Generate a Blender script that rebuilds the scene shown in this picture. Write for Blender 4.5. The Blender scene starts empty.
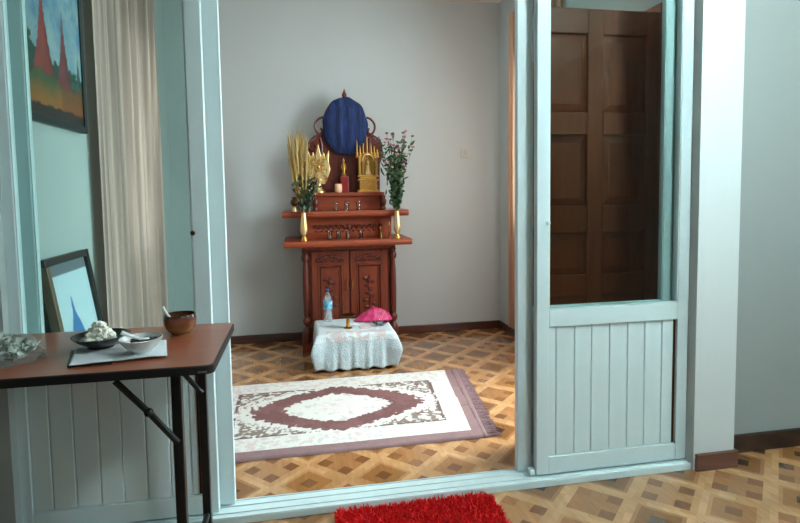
import bpy, bmesh, math, random
import numpy as np
from mathutils import Vector, Matrix, noise
R = math.radians
PI = math.pi
random.seed(7)
sc = bpy.context.scene
COL = sc.collection

# ------------------------------------------------------------------ camera
CAM_H = 1.2
F_PX, CX, CY = 551.0, 402.0, 228.5            # the photograph is a crop, so its optical centre sits above the frame's
yaw, pitch, roll = R(10.5), R(3.93), R(-.85)
fwd = Vector((math.sin(yaw) * math.cos(pitch), math.cos(yaw) * math.cos(pitch), -math.sin(pitch)))
right0 = Vector((math.cos(yaw), -math.sin(yaw), 0))
up0 = right0.cross(fwd)
rgt = math.cos(roll) * right0 + math.sin(roll) * up0
up = -math.sin(roll) * right0 + math.cos(roll) * up0
cam_data = bpy.data.cameras.new('camera')
cam = bpy.data.objects.new('camera', cam_data)
COL.objects.link(cam)
cam.matrix_world = Matrix((
    (rgt.x, up.x, -fwd.x, 0), (rgt.y, up.y, -fwd.y, 0), (rgt.z, up.z, -fwd.z, CAM_H), (0, 0, 0, 1)))
cam_data.sensor_fit = 'HORIZONTAL'
cam_data.sensor_width = 36
cam_data.lens = 36 * F_PX / 800
cam_data.shift_x = (400 - CX) / 800
cam_data.shift_y = (CY - 261.5) / 800
cam_data.clip_start = .02
sc.camera = cam


def at(px, py, Y):
    """the place at depth Y that the photograph shows at a pixel"""
    d = fwd + rgt * ((px - CX) / F_PX) - up * ((py - CY) / F_PX)
    return Vector((0, 0, CAM_H)) + d * (Y / d.y)


# ------------------------------------------------------------------ node helpers
def srgb(r, g, b):
    f = lambda c: (c / 255 / 12.92) if c / 255 <= .04045 else ((c / 255 + .055) / 1.055) ** 2.4
    return (f(r), f(g), f(b), 1)


class NT:
    def __init__(s, name):
        s.m = bpy.data.materials.new(name)
        s.m.use_nodes = True
        s.t = s.m.node_tree
        s.n = s.t.nodes
        s.bsdf = s.n['Principled BSDF']
        s.out = s.n['Material Output']

    def link(s, a, b): s.t.links.new(a, b)

    def put(s, sock, v):
        if isinstance(v, bpy.types.NodeSocket): s.link(v, sock)
        else: sock.default_value = v

    def math(s, op, a, b=None, c=None):
        n = s.n.new('ShaderNodeMath'); n.operation = op
        s.put(n.inputs[0], a)
        if b is not None: s.put(n.inputs[1], b)
        if c is not None: s.put(n.inputs[2], c)
        return n.outputs[0]

    def mix(s, f, a, b, mode='MIX'):
        n = s.n.new('ShaderNodeMix'); n.data_type = 'RGBA'; n.blend_type = mode
        s.put(n.inputs[0], f); s.put(n.inputs[6], a); s.put(n.inputs[7], b)
        return n.outputs[2]

    def coord(s, kind='Object'):
        return s.n.new('ShaderNodeTexCoord').outputs[kind]

    def mapping(s, v, scale=(1, 1, 1), rot=(0, 0, 0), loc=(0, 0, 0)):
        n = s.n.new('ShaderNodeMapping')
        s.link(v, n.inputs[0]); n.inputs['Scale'].default_value = scale
        n.inputs['Rotation'].default_value = rot; n.inputs['Location'].default_value = loc
        return n.outputs[0]

    def noise(s, v, scale=5, detail=3, rough=.5, dist=0):
        n = s.n.new('ShaderNodeTexNoise')
        s.link(v, n.inputs['Vector']); n.inputs['Scale'].default_value = scale
        n.inputs['Detail'].default_value = detail; n.inputs['Roughness'].default_value = rough
        n.inputs['Distortion'].default_value = dist
        return n.outputs['Fac']

    def ramp(s, f, stops):
        n = s.n.new('ShaderNodeValToRGB')
        s.link(f, n.inputs[0]); e = n.color_ramp.elements
        while len(e) < len(stops): e.new(.5)
        for el, (p, c) in zip(e, stops): el.position = p; el.color = c
        return n.outputs[0]

    def bump(s, h, strength=.3, dist=.01):
        n = s.n.new('ShaderNodeBump'); s.link(h, n.inputs['Height'])
        n.inputs['Strength'].default_value = strength; n.inputs['Distance'].default_value = dist
        s.link(n.outputs[0], s.bsdf.inputs['Normal'])

    def set(s, **k):
        for a, v in k.items():
            s.put(s.bsdf.inputs[a.replace('_', ' ')], v)
        return s.m


def dim(c, f): return (c[0] * f, c[1] * f, c[2] * f, 1)


def paint(name, c, rough=.5, var=.06, scale=6, bump=0, **k):
    t = NT(name)
    o = t.coord()
    f = t.noise(o, scale, 4, .6)
    t.set(Base_Color=t.mix(f, dim(c, 1 - var), dim(c, 1 + var)), Roughness=rough, **k)
    if bump:
        t.bump(t.noise(o, scale * 14, 3), bump, .004)
    return t.m


def wood(name, dark, light, rough=.35, axis='Z', scale=1.0, coat=.0, knots=.2):
    t = NT(name)
    o = t.coord()
    sq = {'X': (.08, 1, 1), 'Y': (1, .08, 1), 'Z': (1, 1, .08)}[axis]
    v = t.mapping(o, tuple(q * scale for q in sq))
    f = t.noise(v, 22, 5, .6, 1.0)
    g = t.noise(v, 90, 3, .6)
    h = t.math('ADD', t.math('MULTIPLY', f, .75), t.math('MULTIPLY', g, .25))
    t.set(Base_Color=t.ramp(h, [(.25, dark), (.5, tuple((a + b) / 2 for a, b in zip(dark, light))), (.75, light)]),
          Roughness=rough, Coat_Weight=coat, Coat_Roughness=.15)
    t.bump(g, .08, .002)
    return t.m


def metal(name, c, rough=.3, var=.1):
    t = NT(name)
    f = t.noise(t.coord(), 30, 3)
    t.set(Base_Color=t.mix(f, dim(c, 1 - var), dim(c, 1 + var)), Metallic=1.0, Roughness=rough)
    return t.m


def glass(name, tint, refl=.5, rough=.0, density=1.0):
    """thin architectural glass: clear, slightly tinted, with a mirror-like film that grows towards grazing angles"""
    t = NT(name)
    tr = t.n.new('ShaderNodeBsdfTransparent')
    f = t.noise(t.coord(), 3, 2)
    t.link(t.mix(f, dim(tint, .99), dim(tint, 1.01)), tr.inputs[0])
    gl = t.n.new('ShaderNodeBsdfGlossy'); gl.inputs['Roughness'].default_value = rough
    fr = t.n.new('ShaderNodeFresnel'); fr.inputs[0].default_value = 1.45
    mx = t.n.new('ShaderNodeMixShader')
    t.link(t.math('MULTIPLY', fr.outputs[0], refl), mx.inputs[0])
    t.link(tr.outputs[0], mx.inputs[1]); t.link(gl.outputs[0], mx.inputs[2])
    t.link(mx.outputs[0], t.out.inputs[0])
    return t.m


def attr_mat(name, rough=.6, grain=.0, gscale=200, bump=0, coat=0):
    t = NT(name)
    a = t.n.new('ShaderNodeAttribute'); a.attribute_name = 'art'
    c = a.outputs['Color']
    o = t.coord()
    if grain:
        f = t.noise(o, gscale, 2)
        c = t.mix(1.0, c, t.ramp(f, [(.3, (1 - grain,) * 3 + (1,)), (.7, (1 + grain,) * 3 + (1,))]), 'MULTIPLY')
    t.set(Base_Color=c, Roughness=rough, Coat_Weight=coat)
    if bump: t.bump(t.noise(o, gscale, 2), bump, .004)
    return t.m


def parquet(name, x0, y0, ang=45):
    """square wood-block floor laid at 45 degrees: pale strips, brown fields with a dark heart, brown corner blocks"""
    t = NT(name)
    o = t.coord()
    s = t.n.new('ShaderNodeSeparateXYZ'); t.link(o, s.inputs[0])
    P = .2206
    ca, sa = math.cos(R(ang)) / P, math.sin(R(ang)) / P
    X = t.math('SUBTRACT', s.outputs[0], x0); Y = t.math('SUBTRACT', s.outputs[1], y0)
    u = t.math('ADD', t.math('MULTIPLY', X, ca), t.math('MULTIPLY', Y, sa))
    v = t.math('SUBTRACT', t.math('MULTIPLY', X, sa), t.math('MULTIPLY', Y, ca))
    iu = t.math('FLOOR', t.math('ADD', u, .5)); iv = t.math('FLOOR', t.math('ADD', v, .5))
    fu = t.math('SUBTRACT', u, iu); fv = t.math('SUBTRACT', v, iv)
    a = t.math('ABSOLUTE', fu); b = t.math('ABSOLUTE', fv)
    mx = t.math('MAXIMUM', a, b); mn = t.math('MINIMUM', a, b)
    par = t.math('FLOORED_MODULO', t.math('ADD', iu, iv), 2.0)       # 0 = field cell, 1 = corner-block cell
    inv = t.math('SUBTRACT', 1.0, par)
    dark = t.math('MULTIPLY', inv, t.math('LESS_THAN', mx, .125))
    mid = t.math('MULTIPLY', inv, t.math('LESS_THAN', mx, .32))
    fld = t.math('LESS_THAN', mx, .385)
    blk = t.math('MULTIPLY', par, t.math('MULTIPLY', t.math('GREATER_THAN', mn, .14), t.math('LESS_THAN', mx, .385)))

    def hash3(x, y, z):
        c = t.n.new('ShaderNodeCombineXYZ'); t.put(c.inputs[0], x); t.put(c.inputs[1], y); t.put(c.inputs[2], z)
        w = t.n.new('ShaderNodeTexWhiteNoise'); w.noise_dimensions = '3D'; t.link(c.outputs[0], w.inputs[0])
        return w.outputs[0]
    su = t.math('SIGN', fu); sv = t.math('SIGN', fv)
    h1 = hash3(t.math('ADD', t.math('MULTIPLY', iu, 3), su), t.math('ADD', t.math('MULTIPLY', iv, 3), sv), 1.0)
    h2 = hash3(iu, iv, 5.0)
    h3 = hash3(t.math('FLOOR', t.math('MULTIPLY', u, 4)), t.math('FLOOR', t.math('MULTIPLY', v, 4)), 9.0)
    light = t.mix(t.math('ADD', t.math('MULTIPLY', h3, .55), t.math('MULTIPLY', h1, .45)), srgb(172, 126, 82), srgb(202, 156, 110))
    midc = t.mix(h2, srgb(124, 80, 42), srgb(154, 106, 60))
    blkc = t.mix(h1, srgb(116, 74, 42), srgb(156, 106, 64))
    drk = t.mix(h2, srgb(60, 32, 20), srgb(124, 80, 46))
    fieldc = t.mix(h2, srgb(150, 104, 64), srgb(178, 130, 86))
    c = t.mix(fld, light, fieldc); c = t.mix(blk, c, blkc); c = t.mix(mid, c, midc); c = t.mix(dark, c, drk)
    g = t.noise(t.mapping(o, (1, .12, 1), (0, 0, R(45))), 60, 4, .6, .6)
    c = t.mix(1.0, c, t.ramp(g, [(.3, (.84, .83, .8, 1)), (.7, (1.08, 1.08, 1.08, 1))]), 'MULTIPLY')
    big = t.noise(o, 1.7, 3)
    t.set(Base_Color=c, Roughness=t.math('MULTIPLY_ADD', big, .12, .10), Coat_Weight=.8, Coat_Roughness=.07)
    t.bump(t.noise(o, 9, 3), .05, .004)
    return t.m


# ------------------------------------------------------------------ geometry helpers
ORG = {}


class MB:
    def __init__(s): s.bm = bmesh.new()

    def box(s, x0, x1, y0, y1, z0, z1, rot=None):
        m = Matrix.Translation(((x0 + x1) / 2, (y0 + y1) / 2, (z0 + z1) / 2))
        if rot is not None: m = m @ rot
        m = m @ Matrix.Diagonal((abs(x1 - x0), abs(y1 - y0), abs(z1 - z0), 1))
        bmesh.ops.create_cube(s.bm, size=1, matrix=m)
        return s

    def lathe(s, prof, c=(0, 0, 0), segs=20, axis='Z', closed=True):
        c = Vector(c); rings = []
        for r, z in prof:
            ring = []
            for i in range(segs):
                a = 2 * PI * i / segs
                p = Vector((r * math.cos(a), r * math.sin(a), z))
                if axis == 'Y': p = Vector((p.x, p.z, p.y))
                if axis == 'X': p = Vector((p.z, p.x, p.y))
                ring.append(s.bm.verts.new(c + p))
            rings.append(ring)
        for a, b in zip(rings, rings[1:]):
            for i in range(segs):
                j = (i + 1) % segs
                s.bm.faces.new((a[i], a[j], b[j], b[i]))
        if closed:
            s.bm.faces.new(rings[0][::-1]); s.bm.faces.new(rings[-1])
        return s

    def tube(s, pts, r, segs=8, ends=True):
        pts = [Vector(p) for p in pts]
        n = len(pts)
        rr = r if isinstance(r, (list, tuple)) else [r] * n
        prev = None; rings = []
        for i, p in enumerate(pts):
            d = (pts[min(i + 1, n - 1)] - pts[max(i - 1, 0)]).normalized()
            if prev is None:
                u = d.orthogonal().normalized()
            else:
                u = (prev - d * prev.dot(d))
                u = u.normalized() if u.length > 1e-6 else d.orthogonal().normalized()
            prev = u
            w = d.cross(u)
            rings.append([s.bm.verts.new(p + (u * math.cos(2 * PI * k / segs) + w * math.sin(2 * PI * k / segs)) * rr[i]) for k in range(segs)])
        for a, b in zip(rings, rings[1:]):
            for k in range(segs):
                j = (k + 1) % segs
                s.bm.faces.new((a[k], a[j], b[j], b[k]))
        if ends:
            s.bm.faces.new(rings[0][::-1]); s.bm.faces.new(rings[-1])
        return s

    def prism(s, outline, y0, y1):
        """outline in (x, z), extruded along Y"""
        a = [s.bm.verts.new((x, y0, z)) for x, z in outline]
        b = [s.bm.verts.new((x, y1, z)) for x, z in outline]
        n = len(a)
        s.bm.faces.new(a); s.bm.faces.new(b[::-1])
        for i in range(n):
            j = (i + 1) % n
            s.bm.faces.new((a[j], a[i], b[i], b[j]))
        return s

    def slab(s, outline, z0, z1):
        """outline in (x, y), extruded along Z"""
        a = [s.bm.verts.new((x, y, z0)) for x, y in outline]
        b = [s.bm.verts.new((x, y, z1)) for x, y in outline]
        n = len(a)
        s.bm.faces.new(a[::-1]); s.bm.faces.new(b)
        for i in range(n):
            j = (i + 1) % n
            s.bm.faces.new((a[i], a[j], b[j], b[i]))
        return s

    def ball(s, c, r, sub=2, sc_=(1, 1, 1), lump=0, freq=1, seed=0):
        res = bmesh.ops.create_icosphere(s.bm, subdivisions=sub, radius=1)
        c = Vector(c)
        for v in res['verts']:
            d = v.co.copy()
            k = 1 + lump * noise.noise(d * freq + Vector((seed, seed * 1.7, 3)))
            v.co = c + Vector((d.x * sc_[0], d.y * sc_[1], d.z * sc_[2])) * r * k
        return s

    def grid(s, fn, nu, nv, closed_u=False):
        V = [[s.bm.verts.new(fn(i / (nu if closed_u else nu - 1), j / (nv - 1))) for j in range(nv)] for i in range(nu)]
        for i in range(nu if closed_u else nu - 1):
            for j in range(nv - 1):
                k = (i + 1) % nu
                s.bm.faces.new((V[i][j], V[k][j], V[k][j + 1], V[i][j + 1]))
        return V

    def leaf(s, base, d, length, width, side=None, bend=.2):
        base = Vector(base); d = Vector(d).normalized()
        side = (side or d.cross(Vector((random.uniform(-1, 1), random.uniform(-1, 1), .3)))).normalized()
        nrm = d.cross(side)
        pts = []
        for t, w in ((0, .12), (.3, .9), (.6, 1), (.85, .55), (1, .05)):
            cen = base + d * length * t + nrm * (-bend * length * t * t)
            pts.append((s.bm.verts.new(cen - side * width * w / 2), s.bm.verts.new(cen + side * width * w / 2)))
        for a, b in zip(pts, pts[1:]):
            s.bm.faces.new((a[0], a[1], b[1], b[0]))
        return s

    def build(s, name, mat, parent=None, smooth=False, bevel=0, segs=2, loc=None, solid=0):
        o_ = Vector((0, 0, 0))
        if parent is not None: o_ = ORG[parent]
        elif loc is not None: o_ = Vector(loc)
        if parent is None or parent.rotation_euler.to_quaternion().angle < 1e-6:
            bmesh.ops.translate(s.bm, verts=s.bm.verts, vec=-o_)
        bmesh.ops.recalc_face_normals(s.bm, faces=s.bm.faces)
        me = bpy.data.meshes.new(name)
        s.bm.to_mesh(me); s.bm.free()
        me.materials.append(mat)
        ob = bpy.data.objects.new(name, me); COL.objects.link(ob)
        if smooth:
            for p in me.polygons: p.use_smooth = True
            if smooth != 'all':
                me.set_sharp_from_angle(angle=R(40))
        if parent is not None:
            ob.parent = parent; ORG[ob] = o_
        else:
            ob.location = o_; ORG[ob] = o_
        if solid:
            md = ob.modifiers.new('solid', 'SOLIDIFY'); md.thickness = solid; md.offset = 0
        if bevel:
            md = ob.modifiers.new('bevel', 'BEVEL'); md.width = bevel; md.segments = segs; md.limit_method = 'ANGLE'; md.angle_limit = R(35)
        return ob


def tag(o, label, cat, group=None, kind=None):
    o['label'] = label; o['category'] = cat
    if group: o['group'] = group
    if kind: o['kind'] = kind
    return o


def thing(name, label, cat, loc, group=None, kind=None):
    o = bpy.data.objects.new(name, None); COL.objects.link(o)
    o.empty_display_size = .05
    o.location = loc; ORG[o] = Vector(loc)
    return tag(o, label, cat, group, kind)


def dup(root, loc, label=None):
    r = root.copy(); COL.objects.link(r); r.location = loc
    if label: r['label'] = label
    for ch in list(root.children):
        c = ch.copy(); COL.objects.link(c); c.parent = r
        for g in ch.children:
            d = g.copy(); COL.objects.link(d); d.parent = c
    return r


def box(*a): return MB().box(*a)


def struct(name, mb, mat, label, cat, **k):
    return tag(mb.build(name, mat, **k), label, cat, kind='structure')


def paint_attr(ob, cols):
    me = ob.data
    at_ = me.color_attributes.new('art', 'FLOAT_COLOR', 'POINT')
    buf = np.ones((len(me.vertices), 4), dtype=np.float32)
    buf[:, :3] = cols
    at_.data.foreach_set('color', buf.ravel())


def fbm(x, y, f, seed=0, oct_=3):
    s = 0; a = 1; tot = 0
    for k in range(oct_):
        s += a * noise.noise(Vector((x * f * 2 ** k + seed * 13.1, y * f * 2 ** k + seed * 7.7, seed)))
        tot += a; a *= .5
    return s / tot


def L3(c): return np.array(c[:3])


# ------------------------------------------------------------------ materials
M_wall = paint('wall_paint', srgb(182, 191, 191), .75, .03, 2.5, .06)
M_wall_f = paint('wall_paint_dimmed', srgb(144, 151, 149), .75, .03, 2.5, .06)  # wall paint darkened here in place of weaker light on these walls
M_wall_dark = paint('bounce_cutting_paint', srgb(112, 108, 102), .75, .03, 2.5, .06)  # unseen walls darkened to cut light bouncing onto the left doors
M_wall_light = paint('pillar_paint', srgb(208, 216, 216), .6, .02, 2.5, .05)
M_ceil = paint('ceiling_paint', srgb(225, 226, 222), .8, .02)
M_white = paint('white_lacquer', srgb(212, 230, 232), .32, .025, 4, .02)
M_floor_b = parquet('parquet_back_room', .008, 2.235)
M_floor_f = parquet('parquet_front_room', 1.547, 1.705)
M_base = wood('skirting_wood', srgb(44, 24, 18), srgb(88, 52, 40), .3, 'X', 1, .3)
M_base_y = wood('skirting_wood_along', srgb(44, 24, 18), srgb(88, 52, 40), .3, 'Y', 1, .3)
M_altar = wood('altar_wood', srgb(100, 34, 14), srgb(164, 74, 34), .42, 'X', 1.2, .08)
M_altar_v = wood('altar_wood_upright', srgb(82, 28, 12), srgb(136, 58, 26), .42, 'Z', 1.2, .08)
M_altar_d = wood('altar_wood_carved', srgb(62, 18, 9), srgb(108, 38, 18), .4, 'Z', 1.2, .08)
M_door = wood('door_wood', srgb(140, 58, 32), srgb(182, 86, 50), .5, 'Z', .8, .1)
M_lam = wood('table_laminate', srgb(134, 70, 46), srgb(158, 88, 60), .3, 'X', .5, .25)
M_black = paint('black_paint', srgb(16, 16, 18), .35, .1)
M_blackmat = paint('black_edge', srgb(20, 17, 17), .5, .1)
M_glass = glass('pane_glass', (.86, .925, .915, 1), .28)
M_winglass = glass('window_glass', (.97, .99, .98, 1), .4)
M_clear = glass('tumbler_glass', (.93, .95, .95, 1), 1.6, .03)
M_gold = metal('gilded', srgb(214, 172, 92), .34)
M_gold_pale = metal('pale_gilding', srgb(232, 208, 150), .42)
M_brass = metal('brass', srgb(190, 148, 70), .28)
M_bronze = metal('dark_bronze', srgb(96, 62, 38), .4)
M_chrome = metal('steel', srgb(190, 192, 192), .25)


def curtain_mat(name, c, tr):
    t = NT(name)
    o = t.coord()
    f = t.noise(t.mapping(o, (.2, 1, .012)), 26, 3, .6)
    c2 = t.ramp(f, [(.36, dim(c, .68)), (.48, c), (.56, dim(c, 1.2)), (.62, dim(c, 1.6))])  # light and dark streaks stand for lit and shaded pleats
    t.set(Base_Color=c2, Roughness=.9)
    tl = t.n.new('ShaderNodeBsdfTranslucent'); t.link(c2, tl.inputs[0])
    mx = t.n.new('ShaderNodeMixShader'); mx.inputs[0].default_value = tr
    t.link(t.bsdf.outputs[0], mx.inputs[1]); t.link(tl.outputs[0], mx.inputs[2])
    t.link(mx.outputs[0], t.out.inputs[0])
    return t.m


M_curt = curtain_mat('beige_curtain', srgb(178, 152, 142), .25)
M_curt2 = curtain_mat('brown_curtain', srgb(178, 142, 118), .25)

# ------------------------------------------------------------------ the setting
YP = 2.0                       # front of the sliding partition
YB = 4.486                     # back wall
XL, XR = -.97, 1.686           # side walls of the shrine room
FX0, FX1, FY0 = -1.75, 3.3, -2.5
ZC = 2.75

struct('floor', box(FX0 - .1, FX1 + .1, FY0 - .1, 2.115, -.08, 0), M_floor_f, 'glossy wood-block parquet floor in front of the sliding doors', 'floor')
struct('floor', box(XL - .1, XR + .1, 2.115, YB + .1, -.08, 0), M_floor_b, 'glossy wood-block parquet floor of the shrine room under the rug', 'floor')
struct('ceiling', box(FX0 - .1, FX1 + .1, FY0 - .1, YB + .1, ZC, ZC + .08), M_ceil, 'plain white ceiling over both rooms', 'ceiling')
struct('wall_back', box(XL - .12, XR + .12, YB, YB + .12, 0, ZC), M_wall, 'plain pale grey back wall behind the wooden altar', 'wall')

# left wall of the shrine room, with a window behind the curtain
wy0, wy1, wz0, wz1 = 3.2, 4.0, .85, 2.2
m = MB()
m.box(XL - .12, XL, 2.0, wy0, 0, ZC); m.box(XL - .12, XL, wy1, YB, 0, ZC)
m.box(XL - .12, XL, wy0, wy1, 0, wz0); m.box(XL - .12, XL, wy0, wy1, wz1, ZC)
struct('wall_left', m, paint('wall_paint_left_dimmed', srgb(164, 173, 171), .75, .03, 2.5, .06), 'pale left wall of the shrine room with a painting', 'wall')  # same wall paint, darkened to offset too much light on this side
# right wall, with the doorway and a window
dy0, dy1, dz = 2.41, 3.1, 2.0
vy0, vy1, vz0, vz1 = 3.5, 4.12, .9, 2.2
m = MB()
m.box(XR, XR + .12, 2.2, dy0, 0, ZC); m.box(XR, XR + .12, dy0, dy1, dz, ZC)
m.box(XR, XR + .12, dy1, vy0, 0, ZC); m.box(XR, XR + .12, vy0, vy1, 0, vz0); m.box(XR, XR + .12, vy0, vy1, vz1, ZC)
m.box(XR, XR + .12, vy1, YB, 0, ZC)
struct('wall_right', m, M_wall, 'right wall of the shrine room beside the brown curtain', 'wall')

# pillars either side of the partition and the walls beside them
struct('wall_pillar_right', box(1.606, 1.80, 1.994, 2.2, 0, ZC), M_wall_light, 'bright white wall pillar right of the sliding door', 'pillar')
struct('wall_pillar_left', box(-1.22, -1.03, 1.994, 2.2, 0, ZC), M_wall_light, 'white wall pillar left of the sliding doors', 'pillar')
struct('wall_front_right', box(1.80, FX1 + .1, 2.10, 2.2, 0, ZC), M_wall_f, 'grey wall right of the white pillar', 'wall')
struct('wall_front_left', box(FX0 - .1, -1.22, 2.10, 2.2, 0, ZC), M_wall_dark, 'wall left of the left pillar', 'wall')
struct('wall_front_top', box(-1.03, 1.606, 2.0, 2.13, 2.32, ZC), M_wall, 'wall above the sliding doors', 'wall')
# the room the photograph is taken from
struct('wall_light_block', box(FX0 - .1, -.43, FY0, .82, 0, ZC), M_wall_dark, 'unseen wall block added left of the viewer to hold back light', 'wall')  # unseen block, added to keep light off the left panels
struct('wall_room_left', box(FX0 - .1, FX0, .82, 2.1, 0, ZC), M_wall_dark, 'left wall of the front room', 'wall')
gy0, gy1, gz0, gz1 = .1, 1.2, 1.1, 2.4
m = MB()
m.box(FX1, FX1 + .1, FY0, gy0, 0, ZC); m.box(FX1, FX1 + .1, gy1, 2.1, 0, ZC)
m.box(FX1, FX1 + .1, gy0, gy1, 0, gz0); m.box(FX1, FX1 + .1, gy0, gy1, gz1, ZC)
struct('wall_room_right', m, M_wall_f, 'right wall of the front room with an added window', 'wall')
hx0, hx1, hz0, hz1 = 1.3, 3.0, .9, 2.35
m = MB()
m.box(-.43, hx0, FY0 - .1, FY0, 0, ZC); m.box(hx1, FX1, FY0 - .1, FY0, 0, ZC)
m.box(hx0, hx1, FY0 - .1, FY0, 0, hz0); m.box(hx0, hx1, FY0 - .1, FY0, hz1, ZC)
struct('wall_room_behind', m, M_wall_dark, 'wall behind the viewer with an added window', 'wall')


def window(name, axis, a0, a1, z0, z1, w, label):
    """a framed pane standing in a wall opening; axis is the wall's normal, w its place along it"""
    r = thing(name, label, 'window', ((w, (a0 + a1) / 2, z0) if axis == 'X' else ((a0 + a1) / 2, w, z0)), kind='structure')
    f = MB(); g = MB(); t = .05
    bars = [(a0, a0 + t, z0, z1), (a1 - t, a1, z0, z1), (a0 + t, a1 - t, z0, z0 + t), (a0 + t, a1 - t, z1 - t, z1),
            ((a0 + a1) / 2 - t / 2, (a0 + a1) / 2 + t / 2, z0 + t, z1 - t)]
    for b in bars:
        if axis == 'X': f.box(w - .025, w + .025, *b)
        else: f.box(b[0], b[1], w - .025, w + .025, b[2], b[3])
    if axis == 'X': g.box(w - .003, w + .003, a0 + t, a1 - t, z0 + t, z1 - t)
    else: g.box(a0 + t, a1 - t, w - .003, w + .003, z0 + t, z1 - t)
    f.build('window_frame', M_white, r, bevel=.003); g.build('window_pane', M_winglass, r)
    return r


window('window_1', 'X', wy0, wy1, wz0, wz1, XL - .06, 'window behind the beige curtain on the left wall')
window('window_2', 'X', vy0, vy1, vz0, vz1, XR + .06, 'window behind the brown curtain on the right wall')
window('added_window_front', 'X', gy0, gy1, gz0, gz1, FX1 + .05, 'unseen window added in the right wall of the front room')  # unseen opening added to light the front room from the right
window('added_window_rear', 'Y', hx0, hx1, hz0, hz1, FY0 - .05, 'unseen window added in the wall behind the viewer')  # unseen opening added for weak light from behind

# skirting boards
def skirt(name, x0, x1, y0, y1, h, label, mat):
    m = MB(); m.box(x0, x1, y0, y1, 0, h)
    return struct(name, m, mat, label, 'skirting board', bevel=.006)


skirt('baseboard_back', XL, XR, YB - .015, YB, .068, 'dark wooden skirting board along the back wall', M_base)
skirt('baseboard_left', XL, XL + .015, 2.2, YB - .016, .068, 'dark skirting board along the left shrine room wall', M_base_y)
skirt('baseboard_right', XR - .015, XR, dy1 + .08, YB - .016, .068, 'dark skirting board under the brown curtain on the right', M_base_y)
skirt('baseboard_front', 1.82, FX1, 2.083, 2.1, .085, 'dark skirting board along the grey wall right of the pillar', wood('black_brown_skirting', srgb(24, 13, 11), srgb(52, 30, 25), .25, 'X', 1, .4))
m = MB()
for (x0, x1, y0, y1) in ((1.612, 1.812, 1.978, 1.994), (1.80, 1.814, 1.994, 2.083)):
    m.box(x0, x1, y0, y1, 0, .012); m.box(x0, x1, y0 + .004, y1, .012, .058); m.box(x0, x1, y0, y1, .058, .074)
struct('baseboard_pillar', m, wood('pillar_skirting', srgb(74, 42, 32), srgb(118, 74, 58), .35, 'X', 1, .2), 'brown moulded skirting around the foot of the white pillar', 'skirting board', bevel=.003)

# sill, jambs and head of the sliding partition
m = MB(); m.box(-1.03, 1.606, 2.004, 2.125, 0, .024)
for y in (2.004, 2.034, 2.078, 2.117): m.box(-1.03, 1.606, y, y + .006, .024, .0285)
sill = struct('trim_1', m, M_white, 'long white door sill with tracks across the opening', 'door sill', bevel=.002)
struct('trim_2', box(-1.03, -.962, 2.078, 2.13, .031, 2.25), M_white, 'white left jamb of the sliding partition', 'door jamb')
struct('trim_3', box(1.560, 1.606, 2.078, 2.13, .031, 2.25), M_white, 'grey-white right jamb seen through the sliding door glass', 'door jamb')
struct('trim_4', box(-1.03, 1.606, 2.0, 2.13, 2.25, 2.32), M_white, 'white head rail of the sliding doors', 'door head')

# ------------------------------------------------------------------ glazed panels
M_slot = paint('seam_shadow_gap', srgb(120, 128, 128), .6, .05)


def panel(name, label, x0, x1, y0, y1, sl, sr, seams, lock=None, lockc=None, cat='sliding door', gap=.012):
    zb, zr0, zr1, zt = .032, .642, .713, 2.25
    r = thing(name, label, cat, ((x0 + x1) / 2, (y0 + y1) / 2, zb), kind='structure')
    f = MB()
    f.box(x0, x0 + sl, y0, y1, zb, zt); f.box(x1 - sr, x1, y0, y1, zb, zt)
    f.box(x0 + sl, x1 - sr, y0, y1, zb, .103); f.box(x0 + sl, x1 - sr, y0, y1, zr0, zr1); f.box(x0 + sl, x1 - sr, y0, y1, zt - .07, zt)
    f.build('door_frame', M_white, r, bevel=.0025)
    p = MB(); ed = [x0 + sl] + list(seams) + [x1 - sr - gap]
    for a, b in zip(ed, ed[1:]): p.box(a + .0008, b - .0008, y0 + .009, y1 - .009, .103, zr0)
    pl = p.build('plank_panel', M_white, r, bevel=.003, segs=1)
    if gap > .005:
        box(x1 - sr - gap, x1 - sr, y0 + .014, y1 - .014, .103, zr0).build('edge_channel', M_bronze, r)
    g = MB(); ym = (y0 + y1) / 2; g.box(x0 + sl, x1 - sr, ym - .002, ym + .002, zr1, zt - .07)
    g.build('glass_pane', M_glass, r)
    b = MB()
    for (a0, a1) in ((x0 + sl, x0 + sl + .004), (x1 - sr - .004, x1 - sr)): b.box(a0, a1, y0 + .003, y1 - .003, zr1, zt - .07)
    b.box(x0 + sl + .004, x1 - sr - .004, y0 + .003, y1 - .003, zr1, zr1 + .004)
    b.build('glazing_bead', M_white, r)
    if lock:
        k = MB(); k.lathe([(.007, 0), (.009, -.006), (.006, -.012)], (lock[0], y0, lock[1]), 12, 'Y')
        k.build('latch_knob', lockc, r, smooth=True)
    return r


panel('door_1', 'white sliding door with glass above planks, behind the folding table', -.984, -.32, 2.04, 2.072, .049, .055,
      [-.872, -.797, -.716, -.642, -.562, -.482, -.412], (-.372, 1.062), M_bronze)
panel('door_2', 'bright white sliding door with glass above planks, beside the pillar', .921, 1.604, 2.04, 2.072, .053, .050,
      [1.008, 1.089, 1.164, 1.246, 1.328, 1.407, 1.487], (.967, 1.064), M_white)
panel('door_3', 'fixed white glazed panel standing behind the left sliding door', -.956, -.267, 2.086, 2.116, .057, .059,
      [-.87, -.79, -.71, -.63, -.55, -.47, -.39], None, None, 'glazed panel', .0)
panel('door_4', 'fixed white glazed panel standing behind the right sliding door', .858, 1.556, 2.086, 2.116, .063, .043,
      [.99, 1.07, 1.15, 1.23, 1.31, 1.39, 1.47], None, None, 'glazed panel', .0)
box(.893, .916, 2.042, 2.072, .0315, .056).build('track_stop', M_white, sill, bevel=.003)

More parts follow.
